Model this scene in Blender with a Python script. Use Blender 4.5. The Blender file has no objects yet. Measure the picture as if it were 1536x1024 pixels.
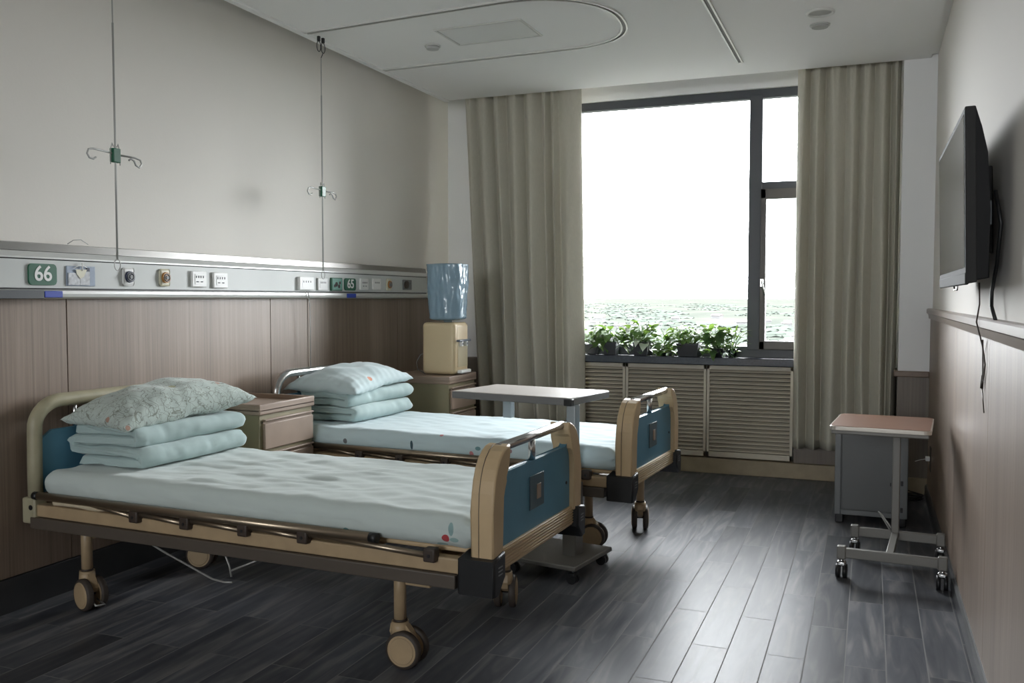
import bpy, bmesh, math, random
from mathutils import Vector, Matrix, noise
random.seed(7)
S = bpy.context.scene
COL = S.collection
PI = math.pi

# ------------------------------------------------------------------ materials
def lin(c):
    return tuple((v/255/12.92) if v/255 <= .04045 else ((v/255+.055)/1.055)**2.4 for v in c) + (1,)

def mat(name, rgb, rough=.6, metal=0., var=0., vscale=8., bump=0., bscale=60., spec=.5, stretch=(1, 1, 1)):
    m = bpy.data.materials.new(name); m.use_nodes = True
    n = m.node_tree.nodes; l = m.node_tree.links; b = n['Principled BSDF']
    b.inputs['Base Color'].default_value = lin(rgb)
    b.inputs['Roughness'].default_value = rough; b.inputs['Metallic'].default_value = metal
    b.inputs['Specular IOR Level'].default_value = spec
    tc = n.new('ShaderNodeTexCoord'); mp = n.new('ShaderNodeMapping')
    mp.inputs['Scale'].default_value = stretch
    l.new(tc.outputs['Object'], mp.inputs['Vector'])
    if var > 0:
        t = n.new('ShaderNodeTexNoise'); t.inputs['Scale'].default_value = vscale; t.inputs['Detail'].default_value = 5
        l.new(mp.outputs[0], t.inputs['Vector'])
        r = n.new('ShaderNodeValToRGB')
        a = lin([max(0, v*(1-var)) for v in rgb]); c = lin([min(255, v*(1+var)) for v in rgb])
        r.color_ramp.elements[0].color = a; r.color_ramp.elements[1].color = c
        r.color_ramp.elements[0].position = .3; r.color_ramp.elements[1].position = .7
        l.new(t.outputs['Fac'], r.inputs['Fac']); l.new(r.outputs['Color'], b.inputs['Base Color'])
    if bump > 0:
        t2 = n.new('ShaderNodeTexNoise'); t2.inputs['Scale'].default_value = bscale; t2.inputs['Detail'].default_value = 4
        l.new(mp.outputs[0], t2.inputs['Vector'])
        bp = n.new('ShaderNodeBump'); bp.inputs['Strength'].default_value = bump; bp.inputs['Distance'].default_value = .01
        l.new(t2.outputs['Fac'], bp.inputs['Height']); l.new(bp.outputs[0], b.inputs['Normal'])
    return m

def wood(name, c0, c1, rough=.42):
    m = bpy.data.materials.new(name); m.use_nodes = True
    n = m.node_tree.nodes; l = m.node_tree.links; b = n['Principled BSDF']
    b.inputs['Roughness'].default_value = rough
    tc = n.new('ShaderNodeTexCoord'); mp = n.new('ShaderNodeMapping')
    mp.inputs['Scale'].default_value = (55, 55, .8); l.new(tc.outputs['Object'], mp.inputs['Vector'])
    t = n.new('ShaderNodeTexNoise'); t.inputs['Scale'].default_value = 1.6; t.inputs['Detail'].default_value = 6; t.inputs['Roughness'].default_value = .7
    l.new(mp.outputs[0], t.inputs['Vector'])
    mp2 = n.new('ShaderNodeMapping'); mp2.inputs['Scale'].default_value = (7, 7, .15); l.new(tc.outputs['Object'], mp2.inputs['Vector'])
    t2 = n.new('ShaderNodeTexNoise'); t2.inputs['Scale'].default_value = 1.; t2.inputs['Detail'].default_value = 3
    l.new(mp2.outputs[0], t2.inputs['Vector'])
    ad = n.new('ShaderNodeMath'); ad.operation = 'MULTIPLY_ADD'; ad.inputs[1].default_value = .6
    l.new(t.outputs['Fac'], ad.inputs[0])
    mu = n.new('ShaderNodeMath'); mu.operation = 'MULTIPLY'; mu.inputs[1].default_value = .4
    l.new(t2.outputs['Fac'], mu.inputs[0]); l.new(mu.outputs[0], ad.inputs[2])
    r = n.new('ShaderNodeValToRGB'); r.color_ramp.elements[0].position = .34; r.color_ramp.elements[1].position = .66
    r.color_ramp.elements[0].color = lin(c0); r.color_ramp.elements[1].color = lin(c1)
    l.new(ad.outputs[0], r.inputs['Fac']); l.new(r.outputs['Color'], b.inputs['Base Color'])
    bp = n.new('ShaderNodeBump'); bp.inputs['Strength'].default_value = .12; bp.inputs['Distance'].default_value = .004
    l.new(t.outputs['Fac'], bp.inputs['Height']); l.new(bp.outputs[0], b.inputs['Normal'])
    return m

def floor_mat():
    m = bpy.data.materials.new('plank_floor'); m.use_nodes = True
    n = m.node_tree.nodes; l = m.node_tree.links; b = n['Principled BSDF']
    tc = n.new('ShaderNodeTexCoord'); sp = n.new('ShaderNodeSeparateXYZ'); l.new(tc.outputs['Object'], sp.inputs[0])
    def add(o, v):
        a = n.new('ShaderNodeMath'); a.operation = 'ADD'; a.inputs[1].default_value = v; l.new(o, a.inputs[0]); return a.outputs[0]
    cb = n.new('ShaderNodeCombineXYZ'); l.new(add(sp.outputs['Y'], -3.683), cb.inputs['X']); l.new(add(sp.outputs['X'], .595), cb.inputs['Y'])
    br = n.new('ShaderNodeTexBrick'); l.new(cb.outputs[0], br.inputs['Vector'])
    br.offset = .5; br.inputs['Scale'].default_value = 1; br.inputs['Brick Width'].default_value = .727
    br.inputs['Row Height'].default_value = .1335; br.inputs['Mortar Size'].default_value = .0022; br.inputs['Mortar Smooth'].default_value = .1
    br.inputs['Color1'].default_value = (0, 0, 0, 1); br.inputs['Color2'].default_value = (1, 1, 1, 1); br.inputs['Mortar'].default_value = (.5, .5, .5, 1)
    # grain streaks, shifted from plank to plank
    mul = n.new('ShaderNodeMath'); mul.operation = 'MULTIPLY'; mul.inputs[1].default_value = 37.; l.new(br.outputs['Color'], mul.inputs[0])
    cb2 = n.new('ShaderNodeCombineXYZ')
    sx = n.new('ShaderNodeMath'); sx.operation = 'MULTIPLY'; sx.inputs[1].default_value = 17; l.new(sp.outputs['X'], sx.inputs[0])
    sy = n.new('ShaderNodeMath'); sy.operation = 'MULTIPLY'; sy.inputs[1].default_value = 1.9; l.new(sp.outputs['Y'], sy.inputs[0])
    l.new(sx.outputs[0], cb2.inputs['X']); l.new(sy.outputs[0], cb2.inputs['Y']); l.new(mul.outputs[0], cb2.inputs['Z'])
    t = n.new('ShaderNodeTexNoise'); t.inputs['Scale'].default_value = 1; t.inputs['Detail'].default_value = 6; t.inputs['Distortion'].default_value = 1.2
    l.new(cb2.outputs[0], t.inputs['Vector'])
    r = n.new('ShaderNodeValToRGB'); r.color_ramp.elements[0].position = .3; r.color_ramp.elements[1].position = .72
    r.color_ramp.elements[0].color = lin((72, 75, 81)); r.color_ramp.elements[1].color = lin((122, 121, 121))
    e = r.color_ramp.elements.new(.5); e.color = lin((90, 92, 97))
    l.new(t.outputs['Fac'], r.inputs['Fac'])
    tone = n.new('ShaderNodeMix'); tone.data_type = 'RGBA'; tone.blend_type = 'MULTIPLY'; tone.inputs['Factor'].default_value = 1
    tr = n.new('ShaderNodeMapRange'); tr.inputs['To Min'].default_value = .6; tr.inputs['To Max'].default_value = 1.2
    l.new(br.outputs['Color'], tr.inputs['Value'])
    l.new(r.outputs['Color'], tone.inputs['A']); l.new(tr.outputs[0], tone.inputs['B'])
    mo = n.new('ShaderNodeMix'); mo.data_type = 'RGBA'; l.new(br.outputs['Fac'], mo.inputs['Factor'])
    l.new(tone.outputs['Result'], mo.inputs['A']); mo.inputs['B'].default_value = lin((128, 128, 128))
    l.new(mo.outputs['Result'], b.inputs['Base Color'])
    rr = n.new('ShaderNodeMapRange'); b.inputs['Specular IOR Level'].default_value = .10; rr.inputs['To Min'].default_value = .33; rr.inputs['To Max'].default_value = .42
    l.new(t.outputs['Fac'], rr.inputs['Value'])
    rj = n.new('ShaderNodeMath'); rj.operation = 'MULTIPLY_ADD'; rj.inputs[1].default_value = .5; l.new(br.outputs['Fac'], rj.inputs[0]); l.new(rr.outputs[0], rj.inputs[2]); l.new(rj.outputs[0], b.inputs['Roughness'])
    # fine ribs across the planks and recessed joints
    wv = n.new('ShaderNodeTexNoise'); wv.inputs['Scale'].default_value = 1.; wv.inputs['Detail'].default_value = 2
    cb3 = n.new('ShaderNodeCombineXYZ')
    s3 = n.new('ShaderNodeMath'); s3.operation = 'MULTIPLY'; s3.inputs[1].default_value = 320; l.new(sp.outputs['X'], s3.inputs[0])
    s4 = n.new('ShaderNodeMath'); s4.operation = 'MULTIPLY'; s4.inputs[1].default_value = 12; l.new(sp.outputs['Y'], s4.inputs[0])
    l.new(s3.outputs[0], cb3.inputs['X']); l.new(s4.outputs[0], cb3.inputs['Y']); l.new(cb3.outputs[0], wv.inputs['Vector'])
    hs = n.new('ShaderNodeMath'); hs.operation = 'MULTIPLY'; hs.inputs[1].default_value = .05; l.new(wv.outputs['Fac'], hs.inputs[0])
    sb = n.new('ShaderNodeMath'); sb.operation = 'SUBTRACT'; l.new(hs.outputs[0], sb.inputs[0]); l.new(br.outputs['Fac'], sb.inputs[1])
    bp = n.new('ShaderNodeBump'); bp.inputs['Strength'].default_value = .35; bp.inputs['Distance'].default_value = .003
    l.new(sb.outputs[0], bp.inputs['Height']); l.new(bp.outputs[0], b.inputs['Normal'])
    return m

def cloth(name, rgb, line=None, flower=None, lscale=5., lwidth=.03, sketch=None, spots=None):
    m = mat(name, rgb, .85, bump=.12, bscale=14, spec=.2)
    n = m.node_tree.nodes; l = m.node_tree.links; b = n['Principled BSDF']
    b.inputs['Sheen Weight'].default_value = .25
    tc = n.new('ShaderNodeTexCoord'); cur = None
    base = n.new('ShaderNodeRGB'); base.outputs[0].default_value = lin(rgb); cur = base.outputs[0]
    if line:
        d = n.new('ShaderNodeTexNoise'); d.inputs['Scale'].default_value = lscale; d.inputs['Detail'].default_value = 2
        l.new(tc.outputs['Object'], d.inputs['Vector'])
        mm = n.new('ShaderNodeVectorMath'); mm.operation = 'MULTIPLY_ADD'; mm.inputs[1].default_value = (.35, .35, .35)
        l.new(d.outputs['Color'], mm.inputs[0]); l.new(tc.outputs['Object'], mm.inputs[2])
        v = n.new('ShaderNodeTexVoronoi'); v.feature = 'DISTANCE_TO_EDGE'; v.inputs['Scale'].default_value = lscale*1.7
        l.new(mm.outputs[0], v.inputs['Vector'])
        c = n.new('ShaderNodeMath'); c.operation = 'LESS_THAN'; c.inputs[1].default_value = lwidth; l.new(v.outputs['Distance'], c.inputs[0])
        k = n.new('ShaderNodeMath'); k.operation = 'MULTIPLY'; k.inputs[1].default_value = .6; l.new(c.outputs[0], k.inputs[0])
        mx = n.new('ShaderNodeMix'); mx.data_type = 'RGBA'; l.new(k.outputs[0], mx.inputs['Factor']); l.new(cur, mx.inputs['A']); mx.inputs['B'].default_value = lin(line)
        cur = mx.outputs['Result']
    if sketch:
        for (sc_, lo, off) in ((7., .50, 0.), (11., .46, 3.7)):
            mp = n.new('ShaderNodeMapping'); mp.inputs['Location'].default_value = (off, off, off); mp.inputs['Scale'].default_value = (1.6, 1, 1); l.new(tc.outputs['Object'], mp.inputs['Vector'])
            d = n.new('ShaderNodeTexNoise'); d.inputs['Scale'].default_value = sc_; d.inputs['Detail'].default_value = 1.5; d.inputs['Distortion'].default_value = 1.5; l.new(mp.outputs[0], d.inputs['Vector'])
            c = n.new('ShaderNodeMath'); c.operation = 'COMPARE'; c.inputs[1].default_value = lo; c.inputs[2].default_value = .008; l.new(d.outputs['Fac'], c.inputs[0])
            k = n.new('ShaderNodeMath'); k.operation = 'MULTIPLY'; k.inputs[1].default_value = .75; l.new(c.outputs[0], k.inputs[0])
            mx = n.new('ShaderNodeMix'); mx.data_type = 'RGBA'; l.new(k.outputs[0], mx.inputs['Factor']); l.new(cur, mx.inputs['A']); mx.inputs['B'].default_value = lin(sketch)
            cur = mx.outputs['Result']
    if flower:
        for (fc, sc, off, th, keep) in flower:
            mp = n.new('ShaderNodeMapping'); mp.inputs['Location'].default_value = off; l.new(tc.outputs['Object'], mp.inputs['Vector'])
            v = n.new('ShaderNodeTexVoronoi'); v.inputs['Scale'].default_value = sc; l.new(mp.outputs[0], v.inputs['Vector'])
            c = n.new('ShaderNodeMath'); c.operation = 'LESS_THAN'; c.inputs[1].default_value = th; l.new(v.outputs['Distance'], c.inputs[0])
            s = n.new('ShaderNodeSeparateColor'); l.new(v.outputs['Color'], s.inputs[0])
            g = n.new('ShaderNodeMath'); g.operation = 'LESS_THAN'; g.inputs[1].default_value = keep; l.new(s.outputs[0], g.inputs[0])
            k = n.new('ShaderNodeMath'); k.operation = 'MULTIPLY'; l.new(c.outputs[0], k.inputs[0]); l.new(g.outputs[0], k.inputs[1])
            mx = n.new('ShaderNodeMix'); mx.data_type = 'RGBA'; l.new(k.outputs[0], mx.inputs['Factor']); l.new(cur, mx.inputs['A']); mx.inputs['B'].default_value = lin(fc)
            cur = mx.outputs['Result']
    for (pt, rad, fc) in (spots or []):
        v = n.new('ShaderNodeVectorMath'); v.operation = 'SUBTRACT'; l.new(tc.outputs['Object'], v.inputs[0]); v.inputs[1].default_value = pt
        w = n.new('ShaderNodeVectorMath'); w.operation = 'DIVIDE'; l.new(v.outputs[0], w.inputs[0]); w.inputs[1].default_value = rad
        q = n.new('ShaderNodeVectorMath'); q.operation = 'LENGTH'; l.new(w.outputs[0], q.inputs[0])
        c = n.new('ShaderNodeMath'); c.operation = 'LESS_THAN'; c.inputs[1].default_value = 1; l.new(q.outputs['Value'], c.inputs[0])
        mx = n.new('ShaderNodeMix'); mx.data_type = 'RGBA'; l.new(c.outputs[0], mx.inputs['Factor']); l.new(cur, mx.inputs['A']); mx.inputs['B'].default_value = lin(fc)
        cur = mx.outputs['Result']
    l.new(cur, b.inputs['Base Color'])
    return m

def curtain_mat():
    m = bpy.data.materials.new('curtain_cloth'); m.use_nodes = True
    n = m.node_tree.nodes; l = m.node_tree.links; out = n['Material Output']; b = n['Principled BSDF']
    b.inputs['Base Color'].default_value = lin((172, 165, 148)); b.inputs['Roughness'].default_value = .8; b.inputs['Specular IOR Level'].default_value = .25
    tc = n.new('ShaderNodeTexCoord'); mp = n.new('ShaderNodeMapping'); mp.inputs['Scale'].default_value = (220, 220, 30); l.new(tc.outputs['Object'], mp.inputs['Vector'])
    t = n.new('ShaderNodeTexNoise'); t.inputs['Scale'].default_value = 1; l.new(mp.outputs[0], t.inputs['Vector'])
    r = n.new('ShaderNodeValToRGB'); r.color_ramp.elements[0].color = lin((184, 180, 166)); r.color_ramp.elements[1].color = lin((206, 202, 188))
    l.new(t.outputs['Fac'], r.inputs['Fac']); l.new(r.outputs['Color'], b.inputs['Base Color'])
    tr = n.new('ShaderNodeBsdfTranslucent'); tr.inputs['Color'].default_value = lin((200, 197, 188))
    mx = n.new('ShaderNodeMixShader'); mx.inputs[0].default_value = .09
    l.new(b.outputs[0], mx.inputs[1]); l.new(tr.outputs[0], mx.inputs[2]); l.new(mx.outputs[0], out.inputs['Surface'])
    return m

def glass_mat(name, tint, refl=.06, alpha=.0, rgb=(0, 0, 0), rough=.02):
    m = bpy.data.materials.new(name); m.use_nodes = True
    n = m.node_tree.nodes; l = m.node_tree.links; out = n['Material Output']; n.remove(n['Principled BSDF'])
    t = n.new('ShaderNodeBsdfTransparent'); t.inputs['Color'].default_value = tint
    g = n.new('ShaderNodeBsdfGlossy'); g.inputs['Roughness'].default_value = rough
    mx = n.new('ShaderNodeMixShader'); fr = n.new('ShaderNodeFresnel'); fr.inputs['IOR'].default_value = 1.0 + refl*6
    l.new(fr.outputs[0], mx.inputs[0]); l.new(t.outputs[0], mx.inputs[1]); l.new(g.outputs[0], mx.inputs[2])
    src = mx.outputs[0]
    if alpha > 0:
        d = n.new('ShaderNodeBsdfPrincipled'); d.inputs['Base Color'].default_value = lin(rgb); d.inputs['Roughness'].default_value = .22
        m2 = n.new('ShaderNodeMixShader'); m2.inputs[0].default_value = alpha; l.new(src, m2.inputs[1]); l.new(d.outputs[0], m2.inputs[2]); src = m2.outputs[0]
    l.new(src, out.inputs['Surface'])
    return m

M = {}
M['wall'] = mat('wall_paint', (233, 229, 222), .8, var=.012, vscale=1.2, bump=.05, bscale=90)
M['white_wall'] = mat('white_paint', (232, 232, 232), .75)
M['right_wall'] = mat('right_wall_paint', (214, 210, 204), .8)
M['ceiling'] = mat('ceiling_paint', (244, 243, 241), .85)
M['wood'] = wood('wall_panelling', (110, 94, 80), (150, 132, 117))
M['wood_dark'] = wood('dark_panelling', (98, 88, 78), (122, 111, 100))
M['skirting_wood'] = mat('skirting_wood', (150, 136, 112), .5, var=.05, vscale=14)
M['floor'] = floor_mat()
M['baseboard'] = mat('baseboard_grey', (62, 63, 65), .3, var=.05)
M['frame'] = mat('window_frame_grey', (66, 69, 74), .45)
M['sash'] = mat('window_sash_grey', (88, 84, 82), .5)
M['glass'] = glass_mat('window_glass', (.985, .99, .99, 1))
M['sill'] = mat('sill_stone', (46, 50, 60), .22, var=.1, vscale=60)
M['louvre'] = mat('louvre_paint', (198, 190, 174), .5)
M['dark'] = mat('dark_void', (20, 20, 20), .9)
M['curtain'] = curtain_mat()
M['rail_brown'] = mat('rail_brown', (122, 104, 90), .28, var=.05, vscale=20, stretch=(1, .2, 1))
M['chrome'] = mat('brushed_chrome', (200, 200, 200), .22, metal=1)
M['steel'] = mat('steel_strip', (150, 148, 145), .3, metal=.9, var=.03, vscale=6, stretch=(1, .3, 1))
M['panel_white'] = mat('panel_aluminium', (202, 205, 203), .46, spec=.4)
M['panel_light'] = mat('panel_light', (208, 209, 206), .3, metal=.2)
M['plastic_white'] = mat('white_plastic', (232, 232, 230), .4)
M['plastic_grey'] = mat('grey_plastic', (120, 121, 122), .5)
M['black'] = mat('black_plastic', (24, 25, 27), .45)
M['black_gloss'] = mat('black_gloss', (14, 15, 16), .18)
M['sign_green'] = mat('sign_green', (24, 92, 66), .4)
M['teal_card'] = mat('teal_card', (84, 140, 124), .5, var=.06, vscale=60)
M['paper_blue'] = mat('paper_blue', (160, 172, 190), .6, var=.05, vscale=50)
M['paper'] = mat('printed_paper', (206, 208, 212), .7, var=.1, vscale=70)
M['ivory'] = mat('ivory_plastic', (216, 212, 190), .4)
M['navy'] = mat('navy_plastic', (38, 46, 72), .35)
M['orange'] = mat('amber_plastic', (176, 122, 60), .4)
M['blue_clip'] = mat('blue_clip', (40, 66, 170), .4)
M['slate'] = mat('slate_plastic', (78, 82, 86), .4)
M['cream'] = mat('cream_plastic', (192, 168, 132), .42, var=.03, vscale=10)
M['cream_metal'] = mat('cream_enamel', (172, 150, 119), .4, var=.04, vscale=12)
M['head_cream'] = mat('headboard_cream', (168, 162, 136), .45, var=.06, vscale=10)
M['bed_blue'] = mat('bed_blue', (88, 138, 162), .4, var=.04, vscale=5)
M['bumper'] = mat('bumper_brown', (84, 76, 68), .45)
M['guard'] = mat('guard_metal', (150, 136, 118), .32, metal=.85)
M['bracket'] = mat('bracket_brown', (62, 52, 45), .5)
M['placard'] = mat('placard_grey', (82, 102, 112), .35)
M['tyre'] = mat('tyre_brown', (64, 56, 50), .6)
M['wire'] = mat('wire_metal', (172, 172, 168), .4, metal=.35)
M['sheet_a'] = cloth('sheet_teal', (194, 205, 202), flower=[((176, 62, 66), 3.1, (.3, .1, .2), .045, .35), ((96, 140, 140), 4.3, (1.7, .4, .9), .05, .4)], spots=[((1.965, .0, .535), (.010, .06, .022), (140, 168, 168)), ((1.925, .0, .478), (.022, .06, .007), (136, 166, 164)), ((1.975, .02, .50), (.016, .06, .008), (146, 174, 172)), ((1.945, .0, .503), (.013, .06, .013), (176, 70, 74))])
M['sheet_b'] = cloth('sheet_teal_print', (188, 206, 210), flower=[((196, 120, 124), 3.6, (.9, .7, .2), .05, .4), ((90, 130, 136), 4.5, (.2, .4, .5), .05, .4)], spots=[((.52, .0, .515), (.012, .06, .014), (110, 112, 116)), ((.93, .0, .52), (.008, .06, .024), (70, 92, 100)), ((1.28, .0, .50), (.012, .06, .014), (196, 130, 134)), ((1.32, .0, .53), (.016, .06, .01), (110, 146, 150)), ((1.50, .0, .53), (.01, .06, .01), (150, 120, 126))])
M['quilt'] = cloth('quilt_teal', (172, 191, 190), flower=[((170, 90, 100), 4.5, (.5, .2, .8), .045, .3), ((104, 140, 146), 5., (1.1, .7, .1), .05, .4)])
M['pillow_a'] = cloth('pillow_printed', (186, 198, 192), line=(112, 114, 104), lscale=8.5, lwidth=.02, sketch=(122, 126, 114), flower=[((172, 140, 124), 17, (.1, .9, .3), .2, .10), ((156, 156, 116), 15, (.6, .2, .5), .24, .12)])
M['pillow_b'] = cloth('pillow_plain', (188, 204, 206), flower=[((206, 140, 112), 5.5, (.32, .1, .45), .15, .22), ((110, 140, 146), 7, (.9, .3, .1), .06, .3)])
M['roll'] = cloth('roll_cream', (206, 192, 164))
M['taupe'] = mat('taupe_laminate', (158, 138, 122), .45, var=.04, vscale=6)
M['olive'] = mat('olive_laminate', (140, 132, 104), .5, var=.03, vscale=5)
M['table_white'] = mat('table_laminate', (196, 190, 184), .35)
M['table_edge'] = mat('table_edge_grey', (112, 112, 112), .45)
M['table_leg'] = mat('table_leg_grey', (150, 158, 162), .35, metal=.3)
M['base_grey'] = mat('base_grey', (118, 116, 112), .4, metal=.2)
M['table_brown'] = mat('table_brown', (130, 94, 74), .35, var=.05, vscale=5)
M['edge_pale'] = mat('edge_pale', (200, 194, 184), .3, metal=.4)
M['stand_grey'] = mat('stand_grey', (118, 116, 111), .4, metal=.2)
M['cab_grey'] = mat('cabinet_grey', (92, 94, 94), .42, metal=.1)
M['cab_grey_b'] = mat('cabinet_trim', (106, 109, 110), .4, metal=.1)
M['disp'] = mat('dispenser_beige', (206, 186, 150), .35)
M['disp_dark'] = mat('dispenser_slate', (88, 98, 112), .3)
M['disp_panel'] = mat('dispenser_recess', (188, 176, 146), .4)
M['bag'] = glass_mat('blue_bag', (.45, .62, .75, 1), refl=.1, alpha=.75, rgb=(148, 174, 190), rough=.12)
M['bottle'] = mat('bottle_plastic', (168, 186, 198), .15)
M['leaf'] = mat('leaf_green', (96, 128, 72), .45, var=.25, vscale=22)
M['leaf_b'] = mat('leaf_dark', (80, 112, 72), .45, var=.25, vscale=22)
M['leaf_w'] = mat('leaf_pale', (206, 214, 200), .5)
M['pot'] = mat('pot_dark', (40, 42, 46), .45)
M['soil'] = mat('soil', (48, 40, 32), .9, var=.2, vscale=60)
M['jar'] = glass_mat('jar_glass', (.8, .86, .86, 1), refl=.08)
M['tv_frame'] = mat('tv_bezel', (58, 58, 58), .75, spec=.15)
M['tv_back'] = mat('tv_back', (12, 12, 14), .55, spec=.25)
M['screen'] = mat('tv_screen', (20, 20, 21), .1, spec=.3)
M['light_disc'] = mat('lamp_disc', (180, 180, 178), .4)
M['track'] = mat('track_white', (214, 214, 210), .35, metal=.2)
M['ink'] = mat('ink_grey', (70, 74, 80), .6)
M['trunk'] = mat('clump_green', (50, 54, 50), .9, var=.15, vscale=.02, spec=0)
M['roof'] = mat('roof_red', (52, 45, 44), .8)
M['housewall'] = mat('house_wall', (54, 54, 54), .8)
for k in ('leaf', 'leaf_b'):
    nt = M[k].node_tree; b = nt.nodes['Principled BSDF']; out = nt.nodes['Material Output']
    tr = nt.nodes.new('ShaderNodeBsdfTranslucent'); tr.inputs['Color'].default_value = lin((132, 164, 70))
    mx = nt.nodes.new('ShaderNodeMixShader'); mx.inputs[0].default_value = .25
    nt.links.new(b.outputs[0], mx.inputs[1]); nt.links.new(tr.outputs[0], mx.inputs[2]); nt.links.new(mx.outputs[0], out.inputs['Surface'])

# ------------------------------------------------------------------ mesh tools
class MB:
    def __init__(s): s.bm = bmesh.new(); s.mats = ['']; s.mi = 0; s.extra = []
    def use(s, key):
        """further shapes take this material"""
        if key not in s.extra: s.extra.append(key)
        s.mi = s.extra.index(key)+1; return s
    def base(s): s.mi = 0; return s
    def _face(s, vs, smooth=False):
        try: f = s.bm.faces.new(vs)
        except ValueError: return None
        f.smooth = smooth; f.material_index = s.mi; return f
    def box(s, x0, x1, y0, y1, z0, z1, bev=0., seg=2, mtx=None):
        g = bmesh.ops.create_cube(s.bm, size=1)
        vs = g['verts']
        for v in vs:
            v.co = Vector(((x0+x1)/2+v.co.x*(x1-x0), (y0+y1)/2+v.co.y*(y1-y0), (z0+z1)/2+v.co.z*(z1-z0)))
        if mtx:
            for v in vs: v.co = mtx @ v.co
        fs = list({f for v in vs for f in v.link_faces})
        for f in fs: f.material_index = s.mi
        if bev > 0:
            es = list({e for v in vs for e in v.link_edges})
            r = bmesh.ops.bevel(s.bm, geom=es, offset=bev, segments=seg, affect='EDGES', profile=.5)
            for f in r['faces']: f.smooth = True; f.material_index = s.mi
        return s
    def ring_loft(s, rings, close=True, caps=True, smooth=True):
        R = [[s.bm.verts.new(p) for p in r] for r in rings]
        k = len(R[0])
        for a, b in zip(R, R[1:]):
            for i in range(k if close else k-1):
                s._face([a[i], a[(i+1) % k], b[(i+1) % k], b[i]], smooth)
        if caps and close:
            s._face(list(reversed(R[0]))); s._face(R[-1])
        return s
    def tube(s, pts, r, n=10, closed=False, caps=True):
        pts = [Vector(p) for p in pts]; rings = []
        rs = r if isinstance(r, (list, tuple)) else [r]*len(pts)
        up = None
        for i, p in enumerate(pts):
            if closed: d = pts[(i+1) % len(pts)]-pts[i-1]
            else: d = pts[min(i+1, len(pts)-1)]-pts[max(i-1, 0)]
            d.normalize()
            if up is None:
                up = d.orthogonal().normalized()
            else:
                up = (up-d*up.dot(d))
                up = up.normalized() if up.length > 1e-6 else d.orthogonal().normalized()
            w = d.cross(up)
            rings.append([p+(up*math.cos(a)+w*math.sin(a))*rs[i] for a in [2*PI*j/n for j in range(n)]])
        if closed: rings.append(rings[0])
        s.ring_loft(rings, caps=caps and not closed)
        return s
    def cyl(s, p0, p1, r, n=20, r1=None):
        p0 = Vector(p0); p1 = Vector(p1); d = (p1-p0).normalized(); u = d.orthogonal().normalized(); w = d.cross(u)
        r1 = r if r1 is None else r1
        a = [s.bm.verts.new(p0+(u*math.cos(t)+w*math.sin(t))*r) for t in [2*PI*j/n for j in range(n)]]
        b = [s.bm.verts.new(p1+(u*math.cos(t)+w*math.sin(t))*r1) for t in [2*PI*j/n for j in range(n)]]
        for i in range(n): s._face([a[i], a[(i+1) % n], b[(i+1) % n], b[i]], True)
        s._face(list(reversed(a))); s._face(b)
        return s
    def prism(s, outline, axis, a0, a1, bev=0.):
        """outline: 2-D points; axis 'x': points are (y,z); 'y': (x,z); 'z': (x,y)"""
        def P(p, t): return {'x': (t, p[0], p[1]), 'y': (p[0], t, p[1]), 'z': (p[0], p[1], t)}[axis]
        a = [s.bm.verts.new(P(p, a0)) for p in outline]; b = [s.bm.verts.new(P(p, a1)) for p in outline]
        k = len(outline); fs = []
        for i in range(k): fs.append(s._face([a[i], a[(i+1) % k], b[(i+1) % k], b[i]], False))
        c0 = s._face(list(reversed(a))); c1 = s._face(b)
        if bev > 0:
            es = list({e for f in (c0, c1) if f for e in f.edges})
            r = bmesh.ops.bevel(s.bm, geom=es, offset=bev, segments=2, affect='EDGES', profile=.5)
            for f in r['faces']: f.smooth = True; f.material_index = s.mi
        return s
    def rbox(s, c, h, r, n=(10, 10, 6), disp=None, exps=None):
        """rounded box with a dense grid; disp(p, normal) -> displaced point"""
        cache = {}
        def vert(p):
            key = tuple(round(v, 5) for v in p)
            if key in cache: return cache[key]
            q = Vector([max(-(h[i]-r), min(h[i]-r, p[i])) for i in range(3)])
            d = Vector(p)-q
            nn = d.normalized() if d.length > 1e-9 else Vector((0, 0, 1))
            co = q+nn*r+Vector(c)
            if disp: co = disp(co, nn)
            cache[key] = s.bm.verts.new(co); return cache[key]
        def lin_(i):   # denser near the ends so that the round edges are smooth
            k = n[i]; pts = []
            e = [-h[i]+r*t for t in (0, .25, .5, .75)]
            inner = [-(h[i]-r)+2*(h[i]-r)*j/k for j in range(k+1)]
            return e+inner+[-v for v in reversed(e)]
        for ax in range(3):
            u, w = [(1, 2), (2, 0), (0, 1)][ax]
            U, W = lin_(u), lin_(w)
            for sg in (-1, 1):
                for i in range(len(U)-1):
                    for j in range(len(W)-1):
                        quad = []
                        for (a, b) in ((i, j), (i+1, j), (i+1, j+1), (i, j+1)):
                            p = [0, 0, 0]; p[ax] = sg*h[ax]; p[u] = U[a]; p[w] = W[b]; quad.append(vert(p))
                        if sg < 0: quad.reverse()
                        s._face(quad, True)
        return s
    def build(s, name, m, parent=None, loc=None, rot=None, recalc=True):
        if recalc: bmesh.ops.recalc_face_normals(s.bm, faces=s.bm.faces)
        me = bpy.data.meshes.new(name); s.bm.to_mesh(me); s.bm.free()
        me.materials.append(M[m])
        for k in s.extra: me.materials.append(M[k])
        o = bpy.data.objects.new(name, me); COL.objects.link(o)
        if parent: o.parent = parent
        if loc: o.location = loc
        if rot: o.rotation_euler = rot
        return o

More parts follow.
